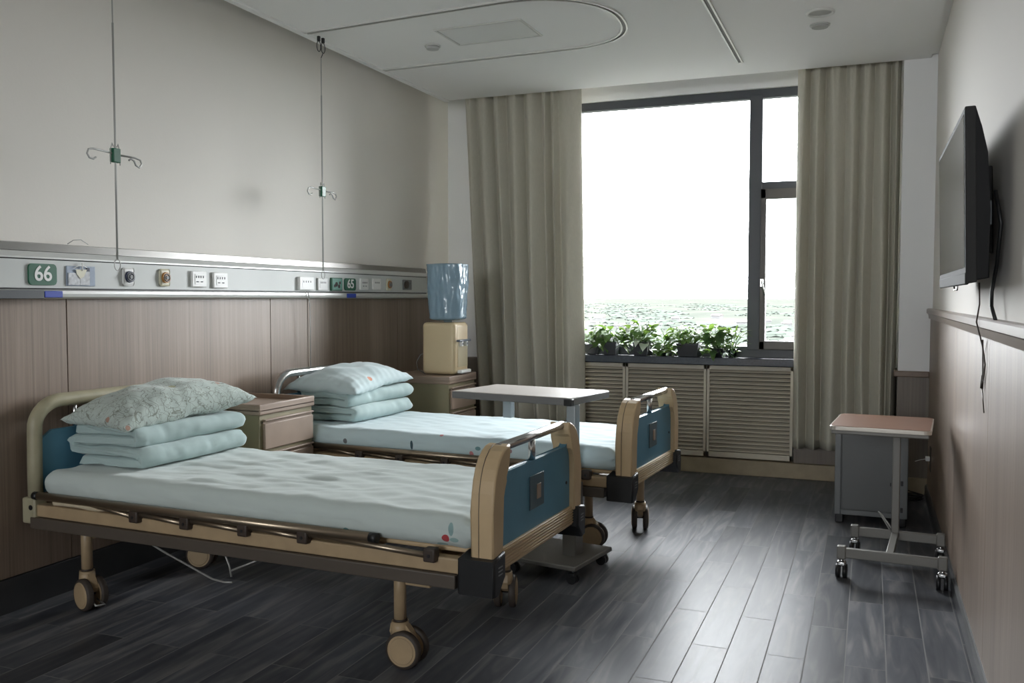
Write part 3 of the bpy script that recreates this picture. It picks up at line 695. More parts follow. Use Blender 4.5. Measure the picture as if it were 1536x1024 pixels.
def make_bed(label, loc, rz, legs, headmat, far):
    t = thing('hospital_bed', label, 'bed', loc, rz, 'two hospital beds')
    # main frame
    f = MB()
    f.box(.02, BL-.06, .0, .045, .392, .442, .005); f.box(.02, BL-.06, BW-.05, BW-.005, .392, .442, .005)
    f.box(.06, .11, .03, BW-.03, .392, .436, .004); f.box(BL-.12, BL-.07, .03, BW-.03, .392, .436, .004)
    for x in (.55, 1.05, 1.55): f.box(x, x+.04, .03, BW-.03, .395, .43, .003)
    f.build('base_frame', 'cream_metal', t)
    f = MB(); f.box(.09, BL-.06, .055, BW-.06, .448, .4655, .006)
    f.build('mattress_deck', 'cream', t)
    b_ = MB(); b_.box(.05, BL-.13, -.016, .0, .346, .392, .004); b_.box(.05, BL-.13, BW-.005, BW+.008, .346, .392, .004)
    b_.box(.05, BL-.13, -.004, .02, .348, .39)
    b_.build('bumper_strip', 'bumper', t)
    # head end blocks
    for yy in (-.012, BW-.05):
        m = MB(); m.box(-.0, .075, yy, yy+.06, .362, .468, .008); m.use('black').cyl((.052, yy-.001, .43), (.052, yy+.001, .43), .011, 14); m.build('corner_block', headmat, t)
    # headboard: bent tube with panel
    pts = [(.04, .022, .46), (.04, .022, .60), (.04, .024, .73)]+[(.04, .145-.121*math.cos(math.radians(a)), .745+.108*math.sin(math.radians(a))) for a in range(10, 91, 10)]
    pts += [(.04, BW-p_[1], p_[2]) for p_ in reversed(pts)]
    hb = MB().tube(pts, .029 if headmat == 'head_cream' else .023, 14).build('headboard', headmat, t)
    m = MB(); m.prism([(.045, .48), (BW-.045, .48), (BW-.045, .70), (BW-.10, .735), (.10, .735), (.045, .70)], 'x', .034, .05, .002); m.build('headboard_panel', 'bed_blue', hb)
    for yy in (.22, .6): MB().tube([(.04, yy, .73), (.04, yy, .85)], .009, 10).build('headboard_spindle', 'chrome', hb)
    # footboard posts (outline in y-z)
    fx0, fx1 = BL-.082, BL
    outer = [(0, .452), (0, .60), (.004, .66), (.014, .70), (.03, .735), (.052, .765), (.08, .787), (.108, .799), (.135, .803)]
    inner = [(.137, .775), (.134, .758), (.118, .745), (.110, .728), (.108, .70), (.097, .690), (.086, .672), (.080, .64), (.078, .60), (.078, .452)]
    post = MB().prism(outer+inner, 'x', fx0, fx1, .007).build('footboard_post', 'cream', t)
    MB().prism([(BW-y, z) for y, z in outer+inner], 'x', fx0, fx1, .007).build('footboard_post', 'cream', t)
    seam = [(fx0+.03, -.0008, .452), (fx0+.03, -.0008, .60), (fx0+.03, .003, .66), (fx0+.03, .0132, .70), (fx0+.03, .0292, .736), (fx0+.03, .0512, .7662), (fx0+.03, .0795, .7885), (fx0+.03, .108, .8005)]
    MB().tube(seam, .0012, 6).build('seam_line', 'bumper', post)
    pa = MB()
    out = [(.07, .462), (BW-.07, .462), (BW-.07, .70), (BW-.10, .74), (BW-.108, .715), (BW-.125, .703), (.125, .703), (.108, .715), (.10, .74), (.07, .70)]
    pa.prism(out, 'x', BL-.05, BL-.022, .004); fp = pa.build('footboard_panel', 'bed_blue', t)
    for (y_, z_) in ((.115, .565), (BW-.115, .565)): MB().cyl((BL-.022, y_, z_), (BL-.0195, y_, z_), .006, 12).build('screw', 'black', fp)
    q = MB().box(BL-.022, BL-.018, .345, .475, .535, .655, .001, 1).build('card_holder', 'placard', fp)
    MB().box(BL-.019, BL-.0155, .405, .44, .565, .618, .001, 1).build('label_card', 'taupe', fp)
    MB().tube([(BL-.04, .12, .789), (BL-.04, BW-.12, .789)], .0165, 18).build('push_bar', 'chrome', t)
    MB().tube([(BL-.04, .41, .70), (BL-.04, .41, .782)], .013, 14).build('bar_support', 'chrome', t)
    r = MB(); r.box(BL-.07, BL-.012, .03, BW-.03, .392, .466, .004)
    for i in range(6): r.box(BL-.013, BL-.008, .055, BW-.055, .40+i*.0105, .406+i*.0105, .001, 1)
    r.build('footboard_rail', 'cream', t)
    # black corner caps
    for sg in (0, 1):
        m = MB(); mir = lambda y: (BW-y) if sg else y
        ys = sorted((mir(-.02), mir(.07)))
        cp = [(-.02, .336), (.015, .332), (.07, .385), (.07, .466), (-.02, .452)]
        m.prism([(mir(y), z) for y, z in cp], 'x', BL-.12, BL+.012, .008)
        cap = m.build('corner_cap', 'black', t)
        q = MB()
        for i in range(3): q.box(BL+.0115, BL+.013, ys[0]+.03, ys[0]+.062, .40+i*.012, .404+i*.012)
        q.build('cap_lettering', 'plastic_grey', cap)
    # folded side guard on the near side
    g = MB(); g.tube([(.10, -.012, .482), (1.67, -.012, .482)], .016, 16); top = g.build('side_guard', 'guard', t)
    MB().tube([(1.67, -.012, .482), (1.70, -.012, .482)], .0165, 16).build('end_cap', 'black', top)
    MB().tube([(.075, -.012, .482), (.10, -.012, .482)], .0165, 16).build('end_cap', 'black', top)
    hx = [(.62, .452), (.87, .452), (1.14, .455), (1.40, .458), (1.90, .452)]
    g = MB()
    for (xa, za), (xb, zb) in zip([(.36, .468)]+hx, hx): g.tube([(xa, -.006, za+.008), (xb, -.006, zb-.008)], .0105, 12)
    g.build('guard_strut', 'guard', top)
    for (x, z) in hx:
        m = MB(); m.box(x-.022, x+.022, -.026, .012, z-.026, z+.02, .006); m.use('black').cyl((x, -.0275, z-.004), (x, -.026, z-.004), .006, 10); m.build('guard_hinge', 'bracket', top)
    # legs and cross members
    for (x, y, a_, br) in legs: caster(t, x, y, a_, br, .392)
    xs_h = [l for l in legs if l[0] < 1]; xs_f = [l for l in legs if l[0] > 1]
    for pair in (xs_h, xs_f):
        (xa, ya, _, _), (xb, yb, _, _) = pair
        MB().box(min(xa, xb)-.018, max(xa, xb)+.018, min(ya, yb), max(ya, yb), .285, .345, .004).build('cross_beam', 'cream_metal', t)
    # crank linkage below the head half
    cr = MB()
    cr.tube([(.30, .2, .34), (.55, .2, .25), (.80, .2, .17), (.86, .2, .165), (.90, .2, .17)], .004, 8)
    cr.tube([(.62, .24, .35), (.74, .24, .30), (.82, .24, .28), (.85, .24, .22), (.86, .24, .175)], .004, 8)
    cr.tube([(.86, .24, .2), (.93, .3, .23), (.99, .33, .30), (1.0, .34, .36)], .004, 8)
    cr.tube([(.95, .3, .36), (1.18, .3, .30), (1.22, .3, .29)], .004, 8)
    cr.build('crank_linkage', 'wire', t)
    m = MB(); m.box(.9, 1.06, .38, .44, .30, .395, .004); m.tube([(1.06, .41, .36), (BL-.1, .41, .36)], .008, 8); m.build('crank_shaft', 'bumper', t)
    return t

RZ = math.radians(-2.2)
legs1 = [(.215, .115, math.radians(-15), True), (.215, .74, math.radians(20), False), (1.70, .13, math.radians(2), False), (1.80, .80, math.radians(108), False)]
bed1 = make_bed('near hospital bed with blue footboard and folded side guard, closest to camera', (-3.21, 2.688, 0), RZ, legs1, 'head_cream', False)
legs2 = [(.22, .15, math.radians(10), False), (.22, .72, math.radians(30), False), (1.785, .335, math.radians(4), False), (1.92, .79, math.radians(108), False)]
O2 = (-3.127, 4.199, 0); RZ2 = math.radians(-3.5)
bed2 = make_bed('far hospital bed with blue footboard, nearer the window behind the overbed table', O2, RZ2, legs2, 'chrome', True)

# ------------------------------------------------------------------ bedding
def mattress(loc, label, m, seed, fold, rz=RZ):
    def disp(p, nn):
        top = max(0, nn.z)
        w1 = (noise.noise((p.x*5+seed, p.y*16+p.x*6, seed))*.006+abs(noise.noise((p.x*4+seed, p.y*22-p.x*9, seed+4)))*.006)*top
        w2 = abs(noise.noise((p.x*3.2-p.y*4+seed*2, p.y*9+seed, 3.1)))*.008*top*fold
        # creases that radiate over the middle of the bed
        cr = 0
        if fold > .5:
            for (cx, cy, ang, ln) in ((.85, .30, .05, .5), (1.0, .42, .25, .45), (.75, .5, -.1, .4), (1.15, .25, .15, .35), (.95, .62, .3, .3), (.7, .22, .2, .3), (.62, .4, -.05, .34), (1.3, .5, .1, .4), (.9, .12, .02, .5), (1.2, .36, -.08, .42)):
                du = (p.x-cx)*math.cos(ang)+(p.y-cy)*math.sin(ang); dv = -(p.x-cx)*math.sin(ang)+(p.y-cy)*math.cos(ang)
                dv += .02*noise.noise((du*6, cx*9, cy))
                if abs(du) < ln/2: cr += .009*math.exp(-(dv/.010)**2)*(1-(2*du/ln)**2)
        side = (1-abs(nn.z))
        s1 = (noise.noise((p.x*7+seed, p.z*10, p.y*7))*.011+abs(noise.noise((p.x*13+p.z*14+seed, p.z*18, p.y*13)))*.007)*side
        # gathered cloth at the foot corners
        d = max(0, (p.x-1.80)/.2); gsum = (math.sin(p.y*60+p.x*20+p.z*30)*.006+abs(noise.noise((p.x*30, p.y*22, p.z*24+seed)))*.016)*d*min(1, side+.35)
        q = p+nn*(w1+w2+s1+gsum)+Vector((0, 0, min(cr, .009)*top))
        # the deck sinks a little in the middle, the sheet hangs lower at the sides
        if nn.z > .3: q.z -= .008*math.sin(PI*min(1, max(0, p.y/BW)))*top
        return q
    c = MB(); c.rbox((1.065, .41, .525), (.975, .405, .057), .05, (90, 44, 5), disp)
    o = c.build('mattress', m, None, loc, (0, 0, rz))
    return tag(o, label, 'mattress', 'sheeted mattresses')
mattress((-3.21, 2.688, 0), 'mattress in wrinkled pale teal sheet on the near bed', 'sheet_a', 1.3, 1)
mattress(O2, 'mattress in pale teal sheet on the far bed', 'sheet_b', 6.1, .4, RZ2)

def quilt(loc, label, seed, x0, x1, y0, y1, rzb=RZ):
    """a duvet folded over and over: one thick sheet following a serpentine line"""
    h = .0228; zb = .580+h
    cl = []
    def seg(p, q, n): 
        for i in range(n): cl.append((p[0]+(q[0]-p[0])*i/n, p[1]+(q[1]-p[1])*i/n))
    def turn(cx, cz, r, a0, a1, n=8):
        for i in range(n): 
            a_ = math.radians(a0+(a1-a0)*i/n); cl.append((cx+r*math.cos(a_), cz+r*math.sin(a_)))
    zs = [zb, zb+.043, zb+.086, zb+.127]
    seg((x0+.07, zs[0]), (x1-.022, zs[0]), 12); turn(x1-.022, (zs[0]+zs[1])/2, .0215, -90, 90)
    seg((x1-.022, zs[1]), (x0+.03, zs[1]), 14); turn(x0+.03, (zs[1]+zs[2])/2, .0215, 270, 90)
    seg((x0+.03, zs[2]), (x1-.045, zs[2]), 12); turn(x1-.045, (zs[2]+zs[3])/2, .0205, -90, 90)
    seg((x1-.045, zs[3]), (x0+.04, zs[3]), 12); cl.append((x0+.04, zs[3]))
    L_, R_ = [], []
    for i, p in enumerate(cl):
        a_ = cl[max(i-1, 0)]; b_ = cl[min(i+1, len(cl)-1)]
        dx, dz = b_[0]-a_[0], b_[1]-a_[1]; ln = math.hypot(dx, dz) or 1
        n_ = (-dz/ln, dx/ln); L_.append((p[0]+n_[0]*h, p[1]+n_[1]*h)); R_.append((p[0]-n_[0]*h, p[1]-n_[1]*h))
    # rounded ends of the cloth
    loop = L_+list(reversed(R_))
    m = MB(); rings = []; ny = 40
    yc = (y0+y1)/2
    cxm = (x0+x1)/2; czm = zb+.06
    for j in range(ny+1):
        v = j/ny; y = y0+(y1-y0)*v
        e = min(v, 1-v); pinch = 1-.4*math.exp(-e*34)
        ring = []
        for k, (x, z) in enumerate(loop):
            c_ = cl[k] if k < len(cl) else cl[2*len(cl)-1-k]
            px = c_[0]+(x-c_[0])*pinch; pz = c_[1]+(z-c_[1])*pinch
            n1 = noise.noise((px*9+seed, y*7, pz*14+seed)); n2 = noise.noise((px*22+seed, y*26, pz*30))+1.2*abs(noise.noise((px*10+y*14+seed, y*9, pz*16)))
            hang = .012*math.sin(PI*2*v+pz*30)*.3
            ring.append((px+n1*.010+n2*.005+hang+.012*(v-.5)*(1 if z > zb+.07 else -1), y+(n2*.012 if e < .1 else 0)+(.02*noise.noise((px*5, pz*20, seed)) if e < .15 else 0), max(.5785, pz+n1*.006+n2*.002)))
        rings.append(ring)
    m.ring_loft(rings)
    o = m.build('folded_quilt', 'quilt', None, loc, (0, 0, rzb))
    return tag(o, label, 'quilt', 'folded quilts')
quilt((-3.21, 2.688, 0), 'folded pale teal quilt under the printed pillow on the near bed', 2.2, .06, .455, .17, .81)
quilt(O2, 'folded pale teal quilt under the plain pillow on the far bed', 8.4, .04, .43, .19, .83, RZ2)

def pillow(loc, label, m_, seed, cx, cy, hx, hy, zb, ht, rz, tilt, flange, rzb=RZ):
    m = MB(); nu, nv = 44, 60
    def P(i, j, sg):
        u = -1+2*i/nu; v = -1+2*j/nv
        # corners reach out further than the middle of the sides
        px = u*hx*(1-.10*(1-v*v)+.02*abs(u*v)); py = v*hy*(1-.07*(1-u*u))
        body = max(0, (1-abs(u)**2.6)*(1-abs(v)**2.6))**.46
        edge = min(1, body*1.6)
        wr = noise.noise((u*2.2+seed, v*3, seed))*.016*edge
        rim = (1-body)*math.sin(v*38+u*7+seed)*.006*(1-abs(abs(v)-.0)*.2)
        rim += (1-body)*math.sin(u*31-v*5+seed)*.005
        z = sg*(ht/2 if sg > 0 else ht*.34)*body + wr + rim*(.6 if sg > 0 else .5)
        if abs(u) == 1 or abs(v) == 1: z = rim
        droop = -.02*(u*u+v*v)*.7
        return Vector((px, py, z+droop))
    V = {}
    for sg in (1, -1):
        for i in range(nu+1):
            for j in range(nv+1):
                b_ = i in (0, nu) or j in (0, nv)
                if sg < 0 and b_: V[(i, j, sg)] = V[(i, j, 1)]
                else: V[(i, j, sg)] = m.bm.verts.new(P(i, j, sg))
        for i in range(nu):
            for j in range(nv):
                q = [V[(i, j, sg)], V[(i+1, j, sg)], V[(i+1, j+1, sg)], V[(i, j+1, sg)]]
                m._face(q if sg > 0 else list(reversed(q)), True)
    mt = Matrix.Translation((cx, cy, zb+ht*.34+.01)) @ Matrix.Rotation(rz, 4, 'Z') @ Matrix.Rotation(tilt[0], 4, 'X') @ Matrix.Rotation(tilt[1], 4, 'Y')
    if flange:   # the open end of the case hangs back past the headboard side
        rings = []
        for k in range(9):
            t_ = k/8; a_ = []
            for s_ in range(6):
                w_ = s_/5
                a_.append(Vector((-hx+.02-.055*w_, -hy*.75+t_*.20+.0*w_, -.012+.02*math.sin(t_*9+w_*3)*w_-.05*w_)))
            rings.append(a_)
        R = [[m.bm.verts.new(p_) for p_ in r_] for r_ in rings]
        for a_, b_ in zip(R, R[1:]):
            for i in range(5): m._face([a_[i], a_[i+1], b_[i+1], b_[i]], True)
    for v in m.bm.verts: v.co = mt @ v.co
    o = m.build('pillow', m_, None, loc, (0, 0, rzb), recalc=not flange)
    return tag(o, label, 'pillow', 'pillows on the folded quilts')
pillow((-3.21, 2.688, 0), 'plump pillow in line-printed case on top of the quilt on the near bed', 'pillow_a', 1.7, .268, .50, .185, .385, .735, .195, math.radians(-3), (math.radians(4), math.radians(2)), True)
pillow(O2, 'plump pale pillow with a few orange flowers on the quilt on the far bed', 'pillow_b', 5.2, .22, .49, .235, .355, .735, .165, math.radians(4), (math.radians(3), math.radians(2)), False, RZ2)
def rdisp(p, nn): return p+nn*noise.noise((p.x*12, p.y*8, p.z*12))*.006
o = MB().rbox((.36, .036, .4545), (.21, .030, .0112), .011, (14, 5, 2), rdisp).build('rolled_blanket', 'roll', None, (-3.21, 2.688, 0), (0, 0, RZ))
tag(o, 'cream folded blanket tucked between frame and mattress of the near bed', 'blanket')

# ------------------------------------------------------------------ bedside cabinets
def nightstand(x0, x1, y0, y1, label, tray):
    t = thing('bedside_cabinet', label, 'cabinet', ((x0+x1)/2, (y0+y1)/2, 0), 0, 'bedside cabinets')
    hx, hy = (x1-x0)/2, (y1-y0)/2
    b = MB(); b.box(-hx+.01, hx-.012, -hy+.01, hy-.01, .06, .705, .004); b.build('body', 'olive', t)
    tp = MB()
    tp.box(-hx, hx, -hy, hy, .70, .73, .006)
    if tray:
        for a in ((-hx, hx, -hy, -hy+.018), (-hx, hx, hy-.018, hy), (hx-.018, hx, -hy+.01, hy-.01), (-hx, -hx+.018, -hy+.01, hy-.01)): tp.box(a[0], a[1], a[2], a[3], .715, .754, .005)
    else: tp.box(-hx, hx, -hy, hy, .715, .754, .006)
    tp.build('top', 'taupe', t)
    fx = hx-.012
    for (z0, z1, nm) in ((.525, .655, 'drawer'), (.355, .485, 'drawer'), (.09, .325, 'door')):
        d = MB(); d.box(fx, fx+.016, -hy+.035, hy-.02, z0, z1, .004); dr = d.build(nm, 'taupe', t)
        m = MB(); m.box(fx, fx+.02, -hy+.035, hy-.02, z1+.012, z1+.022, .003); m.box(fx, fx+.006, -hy+.035, hy-.02, z1, z1+.014)
        m.build('grip_strip', 'taupe', dr)
        MB().box(fx, fx+.003, -hy+.03, hy-.018, z1+.001, z1+.012).build('grip_recess', 'bracket', dr)
    for (sx_, sy_) in ((-1, -1), (-1, 1), (1, -1), (1, 1)):
        m = MB(); cx_, cy_ = sx_*(hx-.05), sy_*(hy-.05)
        m.cyl((cx_, cy_, .03), (cx_, cy_, .062), .012, 10); m.use('black').cyl((cx_, cy_-.012, .0255), (cx_, cy_+.012, .0255), .025, 18)
        m.build('caster', 'plastic_grey', t)
    return t
nightstand(-3.228, -2.79, 3.68, 4.155, 'taupe and olive bedside cabinet with tray top between the two beds', True)
nightstand(-3.08, -2.615, 5.48, 5.93, 'taupe bedside cabinet carrying the water dispenser beyond the far bed', False)

# ------------------------------------------------------------------ water dispenser
t = thing('water_dispenser', 'beige countertop water dispenser on the bedside cabinet beside the left curtain', 'water dispenser', (-2.745, 5.69, .754))
MB().rbox((0, 0, .182), (.125, .115, .178), .028, (8, 8, 10)).build('housing', 'disp', t)
m = MB(); m.box(.09, .128, -.085, .10, .05, .345, .012, 3); m.build('front_panel', 'disp', t)
m = MB(); m.box(.1275, .1295, -.07, .088, .055, .225, .001, 1); m.build('recess_panel', 'disp_panel', t)
MB().box(.10, .150, -.085, .105, .228, .242, .005).build('tap_shelf', 'disp_dark', t)
for yy in (-.03, .045):
    m = MB(); m.box(.125, .148, yy-.014, yy+.014, .196, .229, .004); m.use('disp_dark').box(.13, .15, yy-.008, yy+.008, .205, .222, .003); m.build('tap', 'plastic_white', t)
MB().box(.12, .158, -.07, .09, .01, .034, .008).build('drip_tray', 'plastic_white', t)
MB().tube([(.05, .11, .33), (.09, .135, .30), (.105, .14, .22), (.10, .135, .12), (.07, .12, .02)], .004, 8).build('side_hose', 'paper_blue', t)
MB().tube([(-.11, -.05, .16), (-.17, -.05, .13), (-.20, -.05, .08), (-.19, -.05, .03), (-.14, -.05, .004), (-.12, -.02, .004)], .003, 8).build('power_cord', 'plastic_grey', t)
t = thing('water_bottle', 'upturned water bottle in a blue plastic bag on the dispenser', 'water bottle', (-2.725, 5.69, 1.114))
b = MB(); prof = [(.028, 0), (.03, .03), (.09, .07), (.1, .1), (.1, .36), (.09, .38), (.0, .385)]
b.ring_loft([[(r_*math.cos(a), r_*math.sin(a), z) for a in [2*PI*i/28 for i in range(28)]] for r_, z in prof], caps=True)
b.build('bottle', 'bottle', t)
g = MB(); rings = []
for j in range(50):
    v = j/49; z = .012+.388*v; ring = []
    for i in range(96):
        a = 2*PI*i/96
        c_, s_ = math.cos(a), math.sin(a); e_ = 4.0
        r_ = 1/((abs(c_)**e_+abs(s_)**e_)**(1/e_))
        hx_ = .113+.014*v-(.05 if j == 0 else .012 if j == 1 else 0); hy_ = .105+.006*v-(.05 if j == 0 else .012 if j == 1 else 0)
        wv = noise.noise((c_*3, s_*3+z*3, z*9))*.007+abs(noise.noise((c_*8+z*7, s_*8, z*5)))*.008+abs(noise.noise((c_*14+z*14, s_*14, z*8+4)))*.005
        ring.append((c_*r_*(hx_+wv)*(1), s_*r_*(hy_+wv), z))
    rings.append(ring)
rings.append([(x*.55, y*.55, .404) for x, y, z in rings[-1]])
g.ring_loft(rings); g.build('plastic_bag', 'bag', t)

# ------------------------------------------------------------------ overbed table
t = thing('overbed_table', 'white-topped overbed table on a grey column in front of the far bed', 'overbed table', (-1.565, 4.205, 0), math.radians(-9.5))
m = MB(); m.box(-.322, .332, -.205, .205, .808, .822, .003, 1); m.build('tabletop', 'table_white', t)
m = MB(); m.box(-.326, .337, -.209, .209, .786, .8195, .004); top = m.build('edge_band', 'table_edge', t)
m = MB(); m.box(.300, .340, -.213, -.18, .785, .816, .004); m.build('corner_guard', 'black', top)
m = MB(); m.box(.290, .336, -.165, -.115, .40, .786, .004); m.build('column', 'table_leg', t)
m = MB(); m.box(.278, .348, -.18, -.10, .082, .42, .005); m.build('outer_column', 'base_grey', t)
m = MB(); m.box(-.245, -.195, .14, .18, .655, .786, .004); m.build('leg_stub', 'table_leg', t)  # stub of the second leg, ends in mid-air above the far mattress
m = MB(); m.box(.06, .425, -.335, .06, .062, .084, .006); m.box(.01, .07, -.18, -.10, .062, .08, .004); m.build('base_plate', 'base_grey', t)
for (x, y) in ((.40, -.305), (.385, .03), (.085, -.30), (.085, .03)):
    m = MB(); m.cyl((x, y, .045), (x, y, .063), .012, 10)
    for s_ in (-1, 1): m.cyl((x, y+s_*.004, .0245), (x, y+s_*.02, .0245), .0245, 20)
    m.box(x-.018, x+.018, y-.022, y+.022, .03, .052, .006)
    m.build('caster', 'black', t)

# side table by the right wall
t = thing('side_table', 'small rolling table with reddish brown top and H-shaped base by the right wall', 'rolling table', (.066, 4.59, 0), math.radians(-4.5))
pts = []
hx, hy, r_ = .213, .25, .03
for (cx, cy, a0) in ((hx-r_, hy-r_, 0), (-hx+r_, hy-r_, 90), (-hx+r_, -hy+r_, 180), (hx-r_, -hy+r_, 270)): pts += arc(cx, cy, r_, a0, a0+90, 5)
MB().prism(pts, 'z', .68, .6985, .002).build('edge_trim', 'edge_pale', t)
MB().prism([(x*.975, y*.978) for x, y in pts], 'z', .69, .7, .001).build('tabletop', 'table_brown', t)
m = MB(); m.box(-hx+.01, hx-.01, -hy+.012, hy-.012, .662, .681, .004); m.build('under_frame', 'stand_grey', t)
m = MB(); m.box(.034, .070, .17, .205, .11, .665, .004); m.build('column', 'stand_grey', t)
m = MB(); m.box(-.155, .27, -.25, -.222, .098, .142, .004); m.build('base_rail', 'stand_grey', t)
m = MB(); m.box(-.14, .26, .18, .208, .098, .142, .004); m.build('base_rail', 'stand_grey', t)
m = MB(); m.box(.036, .068, -.224, .182, .112, .138, .003); m.build('cross_bar', 'stand_grey', t)
m = MB(); m.tube([(.035, .20, .15), (-.01, .24, .20), (-.03, .25, .215), (-.02, .26, .2), (.03, .22, .13)], .004, 8); m.build('release_wire', 'wire', t)
for (x, y) in ((-.15, -.236), (.268, -.236), (-.133, .194), (.255, .194)):
    m = MB(); m.box(x-.02, x+.02, y-.02, y+.02, .09, .15, .006); m.build('rail_end', 'stand_grey', t)
    m = MB(); m.box(x-.02, x+.02, y-.012, y+.026, .055, .08, .008); m.cyl((x, y, .07), (x, y, .092), .01, 10); hd = m.build('caster_hood', 'chrome', t)
    m = MB()
    for s_ in (-1, 1): m.cyl((x+s_*.006, y+.008, .0325), (x+s_*.024, y+.008, .0325), .032, 24)
    m.build('caster_wheel', 'black', t)

# grey cabinet
t = thing('metal_cabinet', 'low grey metal cabinet behind the brown-topped rolling table', 'cabinet', (.02, 5.45, 0))
m = MB(); m.box(-.19, .19, .004, .44, .05, .57, .006); m.build('body', 'cab_grey', t)
m = MB(); m.box(-.192, -.158, -.006, .02, .05, .572, .004); m.box(.12, .192, -.006, .02, .05, .572, .004); m.box(-.158, .12, -.006, .02, .05, .078, .003); m.box(-.158, .12, -.006, .02, .557, .572, .003); m.build('front_frame', 'cab_grey_b', t)
m = MB(); m.box(-.154, .116, -.004, .01, .081, .553, .003); d = m.build('door', 'cab_grey', t)
m = MB(); m.box(.10, .106, -.007, -.003, .23, .25, .001, 1); m.build('keyhole', 'black', d)
m = MB()
for z in (.25, .10): m.box(.155, .168, -.009, -.005, z-.014, z+.014, .002, 1)
m.build('lock', 'black', t)
for (x, y) in ((-.165, .03), (.165, .03), (-.165, .4), (.165, .4)):
    m = MB(); m.box(x-.022, x+.022, y-.022, y+.022, .0, .052, .006); m.build('foot', 'black', t)

# cable coil, wall socket
m = MB(); pts = []
for i in range(90):
    a = 2*PI*i/22; rr = .07+.01*math.sin(i*.37); pts.append((rr*math.cos(a)*.8, rr*math.sin(a), .006+.006*(i/90)*4+.002*math.sin(i)))
m.tube(pts, .0045, 6); m.tube([pts[-1], (-.05, .02, .06), (-.06, .03, .10), (-.065, .03, .14)], .003, 6)
o = m.build('cable_coil', 'black', None, (.268, 6.25, 0)); tag(o, 'coiled black cable on the floor in the right corner', 'cable')
t = thing('wall_socket', 'small wall socket with white plug low on the right wall panelling', 'socket', (XR-.012, 6.10, .29))
MB().box(-.006, 0, -.04, .04, -.075, .075, .002).build('cover_plate', 'bracket', t)
MB().box(-.03, -.006, -.016, .016, -.012, .016, .004).build('plug', 'plastic_white', t)
MB().tube([(-.028, 0, 0), (-.06, -.02, -.004), (-.09, -.04, -.012)], .0025, 6).build('plug_cord', 'plastic_white', t)

# ------------------------------------------------------------------ television
t = thing('television', 'flat black television mounted on the right wall', 'television', (.251, 3.475, 1.58))
t.rotation_euler = (0, math.radians(-1.5), 0)
hy, hz = .525, .255
m = MB(); m.box(0, .03, -hy, hy, -hz, hz, .004); m.build('bezel', 'tv_frame', t)
m = MB(); m.box(-.0015, .002, -hy+.02, hy-.02, -hz+.045, hz-.02); m.build('screen', 'screen', t)
m = MB(); m.prism([(.012, -hz+.004), (.062, -hz+.012), (.066, -.05), (.060, .12), (.045, hz-.06), (.030, hz-.003), (.012, hz-.003)], 'y', -hy+.003, hy-.003, .004); m.build('back_shell', 'tv_back', t)
m = MB(); m.box(-.002, .008, -hy+.0, hy, -hz-.006, -hz+.03, .004); m.build('bottom_strip', 'tv_frame', t)
m = MB(); m.box(.06, .108, -.2, .2, -.16, .12, .004); m.build('wall_mount', 'black', t)
m = MB(); m.tube([(.006, -.18, -hz-.004), (.006, -.17, -hz-.018), (.006, -.06, -hz-.018), (.006, -.05, -hz-.004)], .003, 6); m.build('logo_bar', 'chrome', t)
m = MB(); m.box(.058, .07, -.52, -.46, -.09, -.02, .003); m.build('port_cover', 'slate', t)
m = MB(); m.tube([(.34, 3.05, 1.60), (.355, 3.03, 1.50), (.352, 3.08, 1.38), (.348, 3.15, 1.30), (.345, 3.12, 1.255), (.352, 3.08, 1.214)], .0055, 8)
o = m.build('television_cable', 'black'); tag(o, 'thick black cable from the television down to the wall rail', 'cable')
m = MB()
m.tube([(.33, 3.32, 1.33), (.336, 3.36, 1.26), (.332, 3.40, 1.20), (.352, 3.40, 1.12), (.358, 3.37, 1.06), (.357, 3.41, 1.0), (.357, 3.43, .97)], .0026, 6)
m.tube([(.352, 3.40, 1.14), (.358, 3.44, 1.09), (.357, 3.42, 1.03), (.356, 3.425, .98)], .0026, 6)
m.tube([(.357, 3.425, 1.02), (.355, 3.425, .975)], .005, 8); m.tube([(.357, 3.43, .975), (.357, 3.36, .90)], .002, 6)
o = m.build('loose_cord', 'bracket'); tag(o, 'thin twisted cord dangling below the television over the wall rail', 'cord')

